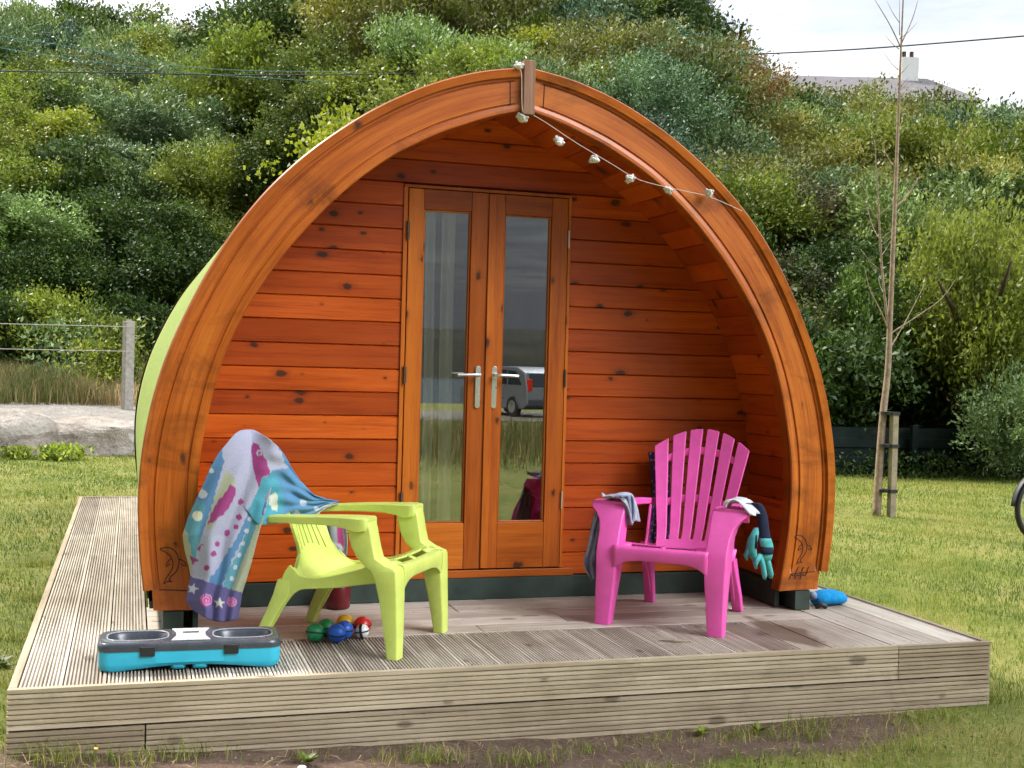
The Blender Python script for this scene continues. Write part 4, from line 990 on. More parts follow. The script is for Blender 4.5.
for cx_ in (-0.155, 0.150):
    b = MB(); b.box(cx_-0.026, cx_+0.026, -BD/2-0.011, -BD/2+0.006, 0.058, 0.094); b.build('latch', MT['black'], bw_, bevel=0.003)
for cx_ in (-0.195, 0.195):
    b = MB(); b.tube([(cx_+0.112*1.0*math.copysign(abs(math.cos(a))**0.667, math.cos(a)), 0.084*math.copysign(abs(math.sin(a))**0.667, math.sin(a)), 0.1085) for a in np.linspace(0, 2*math.pi, 60)], 0.0035, 6, False); b.build('basin_rim', MT['rimgrey'], bw_, smooth=True)  # pale ring added on each basin edge, its grey paints the rim highlight

# ------------------------------------------------------------------ throwing balls on the deck
for (x, y, cn, lb) in ((1.148, .555, 'green', 'front green ball of the cluster under the lime chair'), (1.205, .640, 'green', 'green ball behind, between yellow and blue balls under the lime chair'), (1.232, .525, 'blue', 'front blue ball of the cluster under the lime chair'),
                       (1.275, .585, 'blue', 'rear blue ball beside the red ones under the lime chair'), (1.30, .71, 'yellow', 'single yellow ball at the back of the cluster under the lime chair'), (1.365, .655, 'red', 'bright red ball at the right of the cluster under the lime chair'), (1.352, .585, 'whiteb', 'small black and white ball at the right of the ball cluster')):
    r = 0.039 if cn != 'whiteb' else 0.030
    o = empty('ball', (x, y, r), random.random()*6, lb, 'ball', 'coloured balls under the lime chair')
    b = MB(); b.ball((0, 0, 0), r, 14); b.build('shell', MT['ball_'+cn], o, smooth=True)
    b = MB(); tt = Matrix.Rotation(rad(random.uniform(-12, 12)), 3, 'X')
    b.lathe([(r*0.90, -0.003), (r*1.035, -0.003), (r*1.035, 0.003), (r*0.90, 0.003)], (0, 0, 0), 28, tt)
    if cn == 'whiteb': b.lathe([(r*0.90, -0.006), (r*1.03, -0.006), (r*1.03, 0.006), (r*0.90, 0.006)], (0, 0, 0), 28, Matrix.Rotation(rad(80), 3, 'X'))
    b.build('seam', MT['black'], o, smooth=False)
jg = empty('jug', (1.355, 1.245, 0), label='dark red plastic jug standing against the pod base behind the lime chair', cat='jug')
b = MB(); b.lathe([(0.052, 0.0), (0.058, 0.008), (0.060, 0.06), (0.058, 0.10), (0.048, 0.125), (0.030, 0.14), (0.024, 0.155), (0.026, 0.165)], (0, 0, 0), 28); b.build('body', MT['jug'], jg, smooth=True)
b = MB(); b.tube(cr([(-0.02, 0, 0.155), (-0.055, 0, 0.16), (-0.075, 0, 0.12), (-0.06, 0, 0.075)], 5), 0.007, 8); b.build('handle', MT['jug'], jg, smooth=True)
# blue fleece shoe / bag beside the right skid
sh = empty('slipper', (3.81, .90, 0), rad(8), 'bright blue fluffy slipper lying by the right foot of the pod', 'slipper')
b = MB(); b.loft([[(x, w*math.cos(a), max(0.003, zc+h*math.sin(a))) for a in np.linspace(0, 2*math.pi, 18, endpoint=False)] for x, w, zc, h in ((-0.10, .030, .035, .028), (-0.075, .048, .038, .036), (-0.03, .054, .042, .042), (0.03, .056, .040, .041), (0.075, .048, .034, .034), (0.105, .028, .028, .024), (0.115, .010, .026, .010))]); b.build('upper', MT['bluebag'], sh, smooth=True, sub=1)
b = MB(); b.tube([(-0.095, 0, 0.055), (-0.105, -0.01, 0.058), (-0.112, -0.02, 0.05)], 0.02, 10); b.build('opening', MT['denim'], sh, smooth=True)
b = MB(); b.tube(cr([(-0.12, -0.05, 0.008), (-0.10, -0.07, 0.020), (-0.075, -0.075, 0.010)], 4), 0.014, 8); b.build('strap', MT['black'], sh, smooth=True)
tw_ = MB(); tw_.tube([(2.60, .30, .004), (2.66, .265, .006), (2.73, .245, .004)], [.004, .006, .003], 6); o = tw_.build('twig', MT['stake'], off=(2.66, .27, 0)); o.location = (2.66, .27, 0); tag(o, 'short brown twig lying on the deck in front of the pink chair', 'twig')

# ------------------------------------------------------------------ sapling, stake
def branch(b, pts, r0, r1, n=8, k=4):
    q = cr(pts, k); b.tube(q, list(np.linspace(r0, r1, len(q))), n)
sp_ = empty('young_tree', (7.87, 6.5, -0.28), label='thin leafless young tree tied to a short stake on the lawn', cat='tree'); TO = (7.87, 6.5, -0.28)
b = MB(); branch(b, [(7.868, 6.5, -0.30), (7.88, 6.5, .19), (7.908, 6.5, .77), (7.95, 6.5, 1.24), (7.957, 6.5, 1.76), (7.967, 6.5, 2.5), (7.977, 6.5, 3.23), (7.983, 6.5, 4.06), (7.988, 6.5, 4.6), (8.0, 6.5, 5.4)], 0.046, 0.006, 12); b.build('trunk', MT['bark'], sp_, off=TO, smooth=True)
b = MB()
branch(b, [(7.95, 6.5, 1.66), (7.873, 6.5, 2.07), (7.794, 6.48, 2.59), (7.744, 6.46, 3.0), (7.71, 6.46, 3.31), (7.68, 6.46, 3.62)], 0.015, 0.003)
branch(b, [(7.96, 6.5, 1.62), (8.10, 6.45, 1.72), (8.26, 6.42, 1.83), (8.50, 6.4, 2.0), (8.68, 6.4, 2.22)], 0.010, 0.002)
branch(b, [(7.96, 6.5, 1.45), (8.2, 6.55, 1.79), (8.43, 6.6, 2.15)], 0.008, 0.002)
branch(b, [(7.945, 6.5, 1.66), (7.833, 6.5, 1.864), (7.705, 6.5, 2.067), (7.638, 6.5, 2.271)], 0.010, 0.003)
branch(b, [(7.97, 6.5, 2.93), (8.128, 6.5, 3.08), (8.244, 6.5, 3.268)], 0.010, 0.003)
branch(b, [(7.99, 6.5, 4.60), (7.846, 6.5, 4.828), (7.658, 6.5, 5.065)], 0.008, 0.003)
branch(b, [(7.99, 6.5, 4.65), (8.11, 6.5, 4.908), (8.176, 6.5, 5.124)], 0.008, 0.003)
branch(b, [(7.749, 6.46, 2.80), (7.65, 6.46, 2.90), (7.492, 6.46, 3.039)], 0.006, 0.002)
rs = random.Random(5)
for k in range(26):
    z = rs.uniform(2.0, 4.9); a = rs.uniform(0, 6.28); l = rs.uniform(0.10, 0.34); x0_ = 7.965 if rs.random() < .6 or z > 4 else float(np.interp(z, [2.07, 2.59, 3.0, 3.31, 3.72, 4.1], [7.873, 7.794, 7.744, 7.71, 7.68, 7.63]))
    branch(b, [(x0_, 6.5, z), (x0_+l*.5*math.cos(a), 6.5+l*.5*math.sin(a), z+l*.4), (x0_+l*math.cos(a), 6.5+l*math.sin(a), z+l)], 0.005, 0.0015, 5, 2)
b.build('branches', MT['bark'], sp_, off=TO, smooth=True)
st = empty('tree_stake', (7.99, 6.42, -0.28), label='short square wooden stake standing beside the young tree', cat='stake')
b = MB(); b.prism([(-.034, -.034), (.034, -.034), (.034, .034), (-.034, .034)], 'z', -0.15, 1.075); b.build('post', MT['stake'], st, 'z', bevel=0.004)
for zz in (1.07, .73, .26):
    b = MB(); b.lathe([(0.060, zz-0.016), (0.066, zz-0.016), (0.066, zz+0.016), (0.060, zz+0.016)], (-0.06, 0.045, 0), 20, Matrix.Scale(1.0, 3)); b.box(-0.042, 0.042, -0.042, -0.0355, zz-0.018, zz+0.018); b.build('tie', MT['black'], st)

# ------------------------------------------------------------------ bicycle at the right edge of the lawn
bi = empty('bicycle', (8.18, 4.40, -0.285), label='bicycle standing on the lawn at the right edge of the photo', cat='bicycle'); 
def wheel(cx_):
    w = empty('wheel', (0, 0, 0)); w.parent = bi
    RX = Matrix.Rotation(rad(90), 3, 'X')
    def tor(R, r, m, name):
        b = MB(); secs = []
        for i in range(48):
            a = 2*math.pi*i/48; secs.append([(cx_+(R+r*math.cos(t))*math.cos(a), r*math.sin(t), 0.325+(R+r*math.cos(t))*math.sin(a)) for t in np.linspace(0, 2*math.pi, 10, endpoint=False)])
        secs.append(secs[0]); b.loft(secs, False); b.build(name, m, w, smooth=True)
    tor(0.300, 0.024, MT['black'], 'tyre'); tor(0.268, 0.009, MT['steel'], 'rim')
    b = MB(); b.tube([(cx_, -0.04, 0.325), (cx_, 0.04, 0.325)], 0.022, 12); b.build('hub', MT['tan'], w)
    b = MB()
    for i in range(20):
        a = 2*math.pi*i/20; b.tube([(cx_, 0.02*(-1)**i, 0.325), (cx_+0.265*math.cos(a), 0, 0.325+0.265*math.sin(a))], 0.0016, 4)
    b.build('spokes', MT['steel'], w)
wheel(0.0); wheel(1.02)
b = MB()
for p, q, r in (((0, .05, .325), (.16, .04, .78), .012), ((0, -.05, .325), (.16, -.04, .78), .012), ((.16, 0, .76), (.22, 0, .93), .018), ((.19, 0, .84), (.62, 0, .80), .017), ((.17, 0, .76), (.56, 0, .33), .018), ((.62, 0, .86), (.56, 0, .33), .016), ((.56, 0, .33), (1.02, .04, .325), .010), ((.61, 0, .78), (1.02, .04, .325), .009), ((.61, 0, .78), (1.02, -.04, .325), .009)):
    b.tube([p, q], r, 10)
b.build('frame', MT['black'], bi, smooth=True)
b = MB(); b.tube(cr([(.18, -.28, .98), (.22, -.2, .97), (.235, 0, .94), (.22, .2, .97), (.18, .28, .98)], 4), 0.012, 10); b.build('handlebar', MT['black'], bi)
b = MB(); b.loft([[(x, w*math.cos(a), .90+.03*math.sin(a)) for a in np.linspace(0, 6.283, 12, endpoint=False)] for x, w in ((.46, .015), (.55, .03), (.66, .07), (.74, .07), (.76, .04))]); b.build('saddle', MT['black'], bi, smooth=True)
b = MB(); rows = []
for i in range(14):
    a = rad(60+i*9); rows.append([(0.345*math.cos(a), s*0.03, 0.325+0.345*math.sin(a)) for s in (-1, -.4, .4, 1)])
b.grid(rows); b.build('mudguard', MT['black'], bi, solid=0.003, smooth=True)
b = MB(); b.tube([(.56, -.06, .33), (.60, -.08, .20)], .012, 8); b.box(.57, .64, -.14, -.07, .185, .205); b.build('pedal', MT['black'], bi); b = MB(); b.tube([(.56, .06, .33), (.52, .08, .46)], .012, 8); b.box(.49, .56, .07, .14, .45, .47); b.build('pedal', MT['black'], bi)

# ------------------------------------------------------------------ boundary things
fe = empty('boundary_fence', (11, 10.9, -0.3), label='low dark green sheet fence along the foot of the thicket on the right', cat='fence'); FO = (11, 10.9, -0.3)
b = MB(); xs = np.arange(8.8, 19, 0.035); P = []
for z in (-0.32, 0.42): P.append([(float(x), 10.9-0.09*(x-11)+(0.012 if i % 4 in (1, 2) else -0.012), z) for i, x in enumerate(xs)])
# horizontal ribbed sheet
P = []
for zi, z in enumerate([-0.32, -0.15, -0.14, -0.02, -0.01, 0.12, 0.13, 0.26, 0.27, 0.42]):
    P.append([(float(x), 10.9-0.09*(x-11)+(0.0 if (zi//2) % 2 else 0.02), z) for x in np.linspace(6.5, 19, 30)])
b.grid(P); b.build('sheet', MT['fence'], fe, off=FO, solid=0.006)
for k, x in enumerate((9.4, 11.35, 12.25, 14.4, 16.6)):
    b = MB(); y = 10.86-0.09*(x-11); b.box(x-.05, x+.05, y-0.09, y-0.012, -0.35, 0.47); b.build('post', MT['fence'], fe, off=FO, bevel=0.004)
def postobj(x, y, h, r, label, lean=0.0):
    z = float(ground_z(x, y)); o = empty('fence_post', (x, y, z), 0.4, label, 'fence post')
    b = MB(); b.prism([(-r, -r), (r, -r), (r, r), (-r, r)], 'z', -0.2, h); bb = b.build('post', MT['concrete'], o, bevel=0.012)
    b = MB(); b.box(-r*.5, r*.5, -r*.5, r*.5, h-0.004, h+0.03); b.build('cap', MT['concrete'], o, bevel=0.008)
    return z+h
zt = postobj(0.33, 19.0, 1.64, 0.085, 'grey concrete fence post standing in long grass left of the pod')
wf = empty('wire_fence', (-6, 19, 0.5), label='two strand wire fence running left from the concrete post', cat='fence')
b = MB()
for dz in (0.10, 0.55): b.tube(cr([(-16, 19.6, zt-dz+0.02), (-8, 19.3, zt-dz-0.04), (-3.5, 19.1, zt-dz-0.03), (0.33, 18.9, zt-dz)], 6), 0.006, 5)
b.build('strand', MT['wire'], wf, off=(-6, 19, 0.5))
b = MB(); b.box(-8.1, -7.95, 19.25, 19.4, -0.1, zt); b.build('post', MT['concrete'], wf, off=(-6, 19, 0.5))

# boulders
m, nt = mat('lichened_rock'); ob_ = coords(nt); n1 = noise(nt, ob_, 2.2, 8, 0.7); n2 = noise(nt, ob_, 14, 6, 0.7)
c = ramp(nt, n1, [(0.3, (0.20, 0.165, 0.135)), (0.5, (0.38, 0.33, 0.28)), (0.7, (0.52, 0.48, 0.43))]); c = mixc(nt, math_(nt, 'MULTIPLY', math_(nt, 'SUBTRACT', n2, 0.55, True), 4, True), c, (0.10, 0.085, 0.07))
bsdf(nt, c, 0.9, 0.3, math_(nt, 'ADD', n1, n2), 1.0, 0.06); MT['rock'] = m
def boulder(c, sx, sy, sz, label, seed, rot=0):
    rs = np.random.RandomState(seed); b = MB(); b.ball((0, 0, 0), 1.0, 26)
    V = np.array(b.v); pl = []
    for k in range(13):
        d = rs.normal(size=3); d[2] = abs(d[2])*0.9; d /= np.linalg.norm(d); pl.append((d, rs.uniform(0.55, 0.85)))
    pl.append((np.array([0, 0, 1.0]), 0.62)); pl.append((np.array([0.1, -1.0, 0.1]), 0.7))
    for d, h in pl:
        q = V@d; V = V-np.outer(np.maximum(q-h, 0)*0.92, d)
    V += 0.035*np.sin(V[:, [1, 2, 0]]*7+seed)+0.02*np.sin(V[:, [2, 0, 1]]*17)
    V *= np.array([sx, sy, sz]); b.v = [tuple(p) for p in V]
    o = b.build('boulder', MT['rock'], smooth=False); o.location = c; o.rotation_euler = (0, 0, rot)
    return tag(o, label, 'boulder')
boulder((-1.55, 14.4, -0.02), 1.15, 0.9, 0.62, 'blunt brown boulder at the left edge beside the lawn', 3, 0.2)
boulder((-0.15, 14.7, -0.12), 1.35, 0.95, 0.55, 'long pale flat topped boulder behind the fern tuft', 8, -0.1)
boulder((1.05, 14.8, -0.12), 0.75, 0.7, 0.50, 'squat brown boulder half hidden behind the green edge of the pod', 12, 0.3)

# overhead lines
def line(name, pts, r, m, label):
    o0 = tuple(np.mean(np.array(pts), axis=0)); b = MB(); b.tube(cr(pts, 8), r, 6); o = b.build(name, m, off=o0, smooth=True); o.location = o0; return tag(o, label, 'cable')
line('power_line', [tuple(at(590, 66, 30)), tuple(at(700, 57, 27)), tuple(at(860, 49, 23)), tuple(at(1060, 33, 18))], 0.018, MT['cable'], 'black overhead cable crossing the sky at upper right')
line('power_line', [tuple(at(-60, 70, 24)), tuple(at(120, 73, 24.5)), tuple(at(260, 75, 25)), tuple(at(420, 73, 26)), tuple(at(560, 66, 28))], 0.014, MT['cable'], 'dark overhead cable crossing the thicket at upper left')
line('power_line', [tuple(at(-60, 28, 23)), tuple(at(60, 45, 23.5)), tuple(at(200, 68, 24)), tuple(at(360, 72, 26))], 0.006, MT['cable2'], 'faint teal cable sloping down across the upper left thicket, upper of two')
line('power_line', [tuple(at(-60, 38, 23)), tuple(at(60, 57, 23.5)), tuple(at(180, 72, 24)), tuple(at(330, 82, 26))], 0.006, MT['cable2'], 'faint teal cable sloping down across the upper left thicket, lower of two')
line('power_line', [tuple(at(640, 103, 24)), tuple(at(700, 107, 23)), tuple(at(740, 111, 22.5))], 0.008, MT['wire'], 'pale cable low across the thicket right of the arch')

# house on the hilltop
hs = empty('house', tuple(at(858, 75, 50)), rad(-18), 'distant house with long grey slate roof and white chimney on the hilltop', 'house')
b = MB(); b.box(-8, 6, 0.0, 7, -5, -0.9); b.build('wall', MT['render'], hs)
b = MB(); P = [[(-8.4, -0.3, -1.2), (8.4, -0.3, -1.2)], [(-6.6, 3.5, 1.05), (6.9, 3.5, 1.05)], [(-8.4, 7.3, -1.2), (8.4, 7.3, -1.2)]]
b.add([(-8.4, -0.3, -1.2), (6.4, -0.3, -1.2), (4.6, 3.5, 0.75), (-8.4, 3.5, 0.75), (-8.4, 7.3, -1.2), (6.4, 7.3, -1.2)], [(0, 1, 2, 3), (3, 2, 5, 4), (1, 5, 2), (0, 3, 4), (0, 4, 5, 1)]); rf = b.build('roof', MT['slate'], hs)
b = MB(); b.box(3.1, 4.0, 3.0, 3.9, 0.2, 1.75); chm = b.build('chimney', MT['render'], rf)
b = MB()
for q in (3.35, 3.75): b.tube([(q, 3.5, 1.75), (q, 3.5, 2.15)], 0.11, 10)
b.build('chimney_pot', MT['trunk'], rf)
b = MB()
for q in (-5, -1, 4):
    b = MB(); b.box(q, q+1.2, -0.03, 0.02, -3.2, -1.9); b.build('window', MT['carglass'], hs)

# ------------------------------------------------------------------ foliage
def unit(v): return v/np.maximum(np.linalg.norm(v, axis=-1, keepdims=True), 1e-9)
def leaves(C, T, Wd, ln, ratio, tone, fold=0.12):
    "diamond leaves: centres, axis, width direction"
    n = len(C); ln = ln[:, None]; Nn = unit(np.cross(T, Wd)); Wd = unit(np.cross(Nn, T))
    V = np.empty((n, 4, 3)); V[:, 0] = C; V[:, 1] = C+T*ln*0.45+Wd*ln*ratio*0.5+Nn*ln*fold
    V[:, 2] = C+T*ln; V[:, 3] = C+T*ln*0.45-Wd*ln*ratio*0.5+Nn*ln*fold
    return V.reshape(-1, 3), np.arange(n*4).reshape(-1, 4), np.repeat(tone, 4)
def leafmesh(name, V, F, tone, m):
    me = fast_mesh(name, V, F, F.shape[1]); a = me.attributes.new('tone', 'FLOAT', 'POINT'); a.data.foreach_set('value', tone.astype(np.float32)); me.materials.append(m); return me
def crown(name, m, seed, n=12500, ln=0.075, ratio=0.45, lobes=34, rx=1.0, rz=0.85, up=0.5, spread=0.075, lobe_r=(0.15, 0.36), stemmy=0.0):
    rs = np.random.RandomState(seed)
    d = unit(rs.normal(size=(lobes, 3))); d[:, 2] = d[:, 2]*0.8+0.15; rr = rs.uniform(0.35, 0.92, lobes)**0.6
    LC = d*rr[:, None]*np.array([rx, rx, rz])*0.82; LR = rs.uniform(lobe_r[0], lobe_r[1], lobes); lt = rs.uniform(0, 1, lobes)
    # twig clusters on lobe surfaces
    nc = max(60, n//34); li = rs.choice(lobes, nc, p=LR**2/np.sum(LR**2)); cd = unit(rs.normal(size=(nc, 3))+np.array([0, 0, 0.25]))
    CC_ = LC[li]+cd*LR[li][:, None]*np.where(rs.rand(nc) < 0.16, rs.uniform(1.1, 1.9, nc), rs.uniform(0.55, 1.12, nc))[:, None]*np.array([1, 1, 0.8])
    k = rs.randint(0, nc, n); off = rs.normal(size=(n, 3))*spread
    C = CC_[k]+off; T = unit(cd[k]*0.7+rs.normal(size=(n, 3))*0.75+np.array([0, 0, up])); Wd = rs.normal(size=(n, 3))
    tone = np.clip(0.30*rs.rand(n)+0.38*lt[li][k]+0.32*rs.rand(nc)[k], 0, 1)
    l = ln*rs.uniform(0.6, 1.3, n)
    V, F, t = leaves(C, T, Wd, l, ratio, tone); return leafmesh(name, V, F, t, m)
def trunkmesh(name, m, h, seed, r=0.07, limbs=5, spread=0.6):
    rs = random.Random(seed); b = MB(); branch(b, [(0, 0, -0.3), (0.03, 0, h*0.3), (0.0, 0.04, h*0.75), (0.02, 0, h*1.0)], r, r*0.35, 7, 2)
    for k in range(limbs):
        a = rs.uniform(0, 6.28); z0 = h*rs.uniform(0.2, 0.7); l = spread*rs.uniform(0.7, 1.2)
        branch(b, [(0.01, 0, z0), (l*.45*math.cos(a), l*.45*math.sin(a), z0+l*.5), (l*math.cos(a), l*math.sin(a), z0+l*1.0)], r*0.45, r*0.1, 5, 2)
    me = bpy.data.meshes.new(name); me.from_pydata(b.v, [], b.f); me.materials.append(m); me.polygons.foreach_set('use_smooth', [True]*len(me.polygons)); return me
KM = {
 'silver': leafmat('silver_leaf', (0.079, 0.128, 0.046), (0.165, 0.256, 0.097), (0.344, 0.478, 0.202), 0.46, 0.22, 0.42),
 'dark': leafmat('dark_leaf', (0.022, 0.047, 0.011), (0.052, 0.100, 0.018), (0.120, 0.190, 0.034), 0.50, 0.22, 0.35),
 'mid': leafmat('mid_leaf', (0.069, 0.108, 0.017), (0.147, 0.205, 0.032), (0.282, 0.325, 0.057), 0.5, 0.30, 0.35),
 'lime': leafmat('lime_leaf', (0.106, 0.156, 0.018), (0.225, 0.281, 0.027), (0.413, 0.438, 0.062), 0.48, 0.40),
 'blue': leafmat('bluish_leaf', (0.033, 0.079, 0.045), (0.075, 0.148, 0.082), (0.141, 0.234, 0.126), 0.5, 0.22),
 'olive': leafmat('olive_leaf', (0.087, 0.099, 0.023), (0.182, 0.200, 0.045), (0.308, 0.312, 0.084), 0.5, 0.30),
 'rust': leafmat('rust_leaf', (0.084, 0.059, 0.022), (0.182, 0.119, 0.048), (0.308, 0.210, 0.091), 0.55, 0.3),
 'bramble': leafmat('bramble_leaf', (0.049, 0.067, 0.021), (0.119, 0.126, 0.042), (0.364, 0.196, 0.091), 0.5, 0.3),
 'leafy': leafmat('leafy_leaf', (0.08, 0.125, 0.020), (0.19, 0.25, 0.042), (0.34, 0.39, 0.09), 0.45, 0.45),
 'pine': leafmat('pine_leaf', (0.006, 0.018, 0.012), (0.013, 0.052, 0.031), (0.046, 0.085, 0.047), 0.6, 0.1),
}
KP = {'silver': dict(ln=0.076, ratio=0.36, up=0.7, spread=0.068), 'dark': dict(ln=0.070, ratio=0.50, up=0.3), 'mid': dict(ln=0.065, ratio=0.50, up=0.4), 'lime': dict(ln=0.098, ratio=0.80, up=0.1, spread=0.096, n=10000),
      'blue': dict(ln=0.055, ratio=0.40, up=0.6), 'olive': dict(ln=0.060, ratio=0.5, up=0.5), 'rust': dict(ln=0.055, ratio=0.4, up=0.6, spread=0.072), 'bramble': dict(ln=0.090, ratio=0.70, up=0.1, spread=0.104, n=10000), 'pine': dict(ln=0.080, ratio=0.12, up=0.3, spread=0.056, rz=0.55, n=12000)}
KP['leafy'] = dict(ln=0.048, ratio=0.5, up=0.6, spread=0.07, n=26000, lobes=40)
KP['bramble'].update(ln=0.048, n=15000, spread=0.09); KP['lime'].update(ln=0.062, n=13000)
CM = {}
for i, (k, p) in enumerate(KP.items()):
    CM[k] = [crown(k+'_crown', KM[k], 11+i*7+j, **p) for j in range(3 if k in ('silver', 'dark', 'mid', 'olive') else 2)]
TM = [trunkmesh('bush_trunk', MT['trunk'], 1.0, s) for s in (1, 2)]
KN = {'silver': ('bush', 'silvery green glossy bush in the thicket on the slope'), 'dark': ('bush', 'dark green bush in the thicket on the slope'), 'mid': ('bush', 'mid green bush in the thicket on the slope'),
      'lime': ('bush', 'yellow green broad leaved bush in the thicket'), 'blue': ('bush', 'bluish green bush high on the slope'), 'olive': ('bush', 'olive green bush in the thicket on the slope'), 'rust': ('bush', 'brownish bush in the thicket on the slope'), 'bramble': ('bush', 'reddish green bramble at the foot of the thicket'), 'pine': ('pine tree', 'dark pine'), 'leafy': ('shrub', 'leafy shrub')}
rv = random.Random(21); placed = []
def plant(kind, x, y, R, lift=0.55, label=None, sx=1.0, sz=1.0, name=None, cat=None):
    z = float(ground_z(x, y)); k = rv.randrange(len(CM[kind]))
    o = empty(name or ('bush' if kind != 'pine' else 'pine_tree'), (x, y, z), rv.uniform(0, 6.28), label or KN[kind][1], cat or KN[kind][0], None if label else kind_group[kind])
    c = bpy.data.objects.new('crown', CM[kind][k]); COL.objects.link(c); c.parent = o; c.location = (0, 0, R*lift); c.scale = (R*sx, R*sx, R*sz)
    c.rotation_euler = (rv.uniform(-.15, .15), rv.uniform(-.15, .15), 0)
    t = bpy.data.objects.new('trunk', TM[k % 2]); COL.objects.link(t); t.parent = o; s_ = R*lift*1.1; t.scale = (s_*1.1, s_*1.1, s_)
    placed.append((x, y, R)); return o
kind_group = {k: v for k, v in {'silver': 'silvery bushes on the slope', 'dark': 'dark green bushes on the slope', 'mid': 'mid green bushes on the slope', 'lime': 'yellow green bushes on the slope', 'blue': 'bluish bushes high on the slope', 'olive': 'olive bushes on the slope', 'rust': 'brownish bushes on the slope', 'bramble': 'brambles at the foot of the slope', 'pine': 'pines', 'leafy': 'leafy shrubs'}.items()}
def onhill(px, py, hh):
    Y = 8.0
    while Y < 90:
        p = at(px, py, Y)
        if p[2] <= float(ground_z(p[0], p[1]))+hh and p[1] > hedge(p[0])-0.8: return p
        Y += 0.25
    return None
SPEC = [  # px, py of the crown centre, radius, kind, label
 (22, 62, 2.4, 'silver', 'feathery grey green tree at the top left corner of the photo', 1, 1.2),
 (70, 70, 2.2, 'blue', 'bluish tree on the skyline at upper left', 1, 1.1),
 (118, 50, 1.7, 'blue', 'small dark pointed tree on the upper left skyline', .8, 1.1),
 (200, 60, 2.5, 'rust', 'brownish tree on the skyline left of the arch', 1, .9),
 (100, 85, 2.0, 'rust', 'wide rust brown bush below the upper left cables', 1.2, .7),
 (160, 95, 1.6, 'rust', 'smaller rust brown bush above the silvery bushes', 1.1, .8),
 (20, 110, 2.0, 'mid', 'plain green rounded bush at the left edge under the cables', 1.1, .8),
 (75, 108, 1.7, 'silver', 'pale silvery bush between the green bush and the brown bush at left', 1.1, .9),
 (65, 150, 1.6, 'lime', 'bright green bush in the left thicket', 1.0, .9),
 (165, 140, 2.0, 'silver', 'large silvery bush full of glints left of the arch', 1.2, .9),
 (110, 185, 1.7, 'silver', 'silvery glinting bush in the middle of the left thicket', 1.2, .9),
 (215, 180, 1.6, 'silver', 'silvery bush just left of the arch shoulder', 1.0, 1.0),
 (20, 200, 1.7, 'mid', 'deep green bush at the left edge above the dark gap', 1.1, .9),
 (45, 240, 1.6, 'silver', 'low silvery bush above the dark hedge foot at left', 1.2, .8),
 (150, 240, 1.6, 'dark', 'dark glossy bush directly left of the green pod roof', 1.1, .9),
 (255, 100, 2.4, 'mid', 'tall loose green tree left above the arch', 1.0, 1.2),
 (300, 55, 2.6, 'dark', 'dark green tree on the skyline above the arch left shoulder', 1.0, 1.1),
 (240, 180, 1.3, 'lime', 'yellow green sycamore bush at the arch left shoulder', 1.0, .9),
 (375, 95, 1.5, 'lime', 'bright yellow green bush rising above the arch left of the keystone', 1.2, .9),
 (445, 66, 1.3, 'lime', 'small bright yellow green bush just behind the arch top', 1.1, .8),
 (335, 110, 1.4, 'lime', 'yellow green bush above the upper left curve of the arch', 1.0, .9),
 (370, 30, 2.8, 'olive', 'tall olive tree above the left half of the arch', 1.0, 1.2),
 (470, 25, 2.8, 'olive', 'tall olive tree above the keystone', 1.0, 1.2),
 (550, 28, 2.6, 'silver', 'tall grey green tree right above the keystone', 1.0, 1.2),
 (596, 72, 1.6, 'olive', 'olive tree with pale twigs right of the keystone', 1.0, 1.0),
 (620, 105, 1.3, 'lime', 'yellowish bush touching the upper right curve of the arch', .9, 1.0),
 (665, 78, 1.9, 'blue', 'bluish tree below the pine at upper right', 1.1, .9),
 (705, 100, 2.0, 'rust', 'hazy brownish bush right of the arch top', 1.2, .8),
 (745, 82, 1.5, 'blue', 'blue green tree between the pine and the distant roof', 1.2, 1.0),
 (770, 62, 1.6, 'dark', 'small dark tree on the skyline left of the distant roof', .9, 1.2),
 (745, 140, 1.9, 'silver', 'broad grey green bush right of the arch shoulder', 1.2, 1.0),
 (800, 120, 1.9, 'silver', 'grey green bush with small glints below the distant roof', 1.2, 1.0),
 (860, 110, 1.8, 'mid', 'green bush behind the young tree top', 1.2, .9),
 (965, 140, 2.0, 'dark', 'rounded ivy green bush at upper right', 1.1, 1.0),
 (1000, 85, 1.9, 'dark', 'dark bush on the right hand skyline', 1.2, .8),
 (940, 92, 1.8, 'olive', 'olive bush in front of the distant house', 1.2, .9),
 (940, 78, 1.5, 'dark', 'dark bush hiding the right end of the distant roof', 1.1, .9),
 (815, 80, 1.7, 'dark', 'dark bush hiding the left end of the distant roof', 1.2, .9),
 (875, 92, 1.6, 'mid', 'green bush just below the distant chimney', 1.2, .8),
 (800, 235, 1.4, 'bramble', 'reddish bramble beside the upper right side of the arch', 1.2, .9),
 (775, 300, 1.2, 'bramble', 'bramble with rusty leaves beside the right side of the arch', 1.1, .9),
 (850, 290, 1.3, 'dark', 'dark bush left of the young tree trunk', 1.1, 1.0),
 (915, 235, 1.3, 'dark', 'dark leafy bush right of the young tree trunk', 1.1, 1.0),
 (845, 360, 1.2, 'bramble', 'bramble spilling over the dark fence beside the pod', 1.2, .9),
 (985, 215, 1.7, 'olive', 'tall light olive bush at the right edge of the photo', 1.0, 1.2),
 (880, 330, 1.3, 'dark', 'very dark bush behind the fork of the young tree', 1.0, 1.0),
 (930, 330, 1.2, 'bramble', 'brown tinged bush right of the fork of the young tree', 1.0, 1.0),
 (905, 395, 1.0, 'dark', 'leafy bush hanging over the dark fence behind the young tree', 1.1, .9),
]
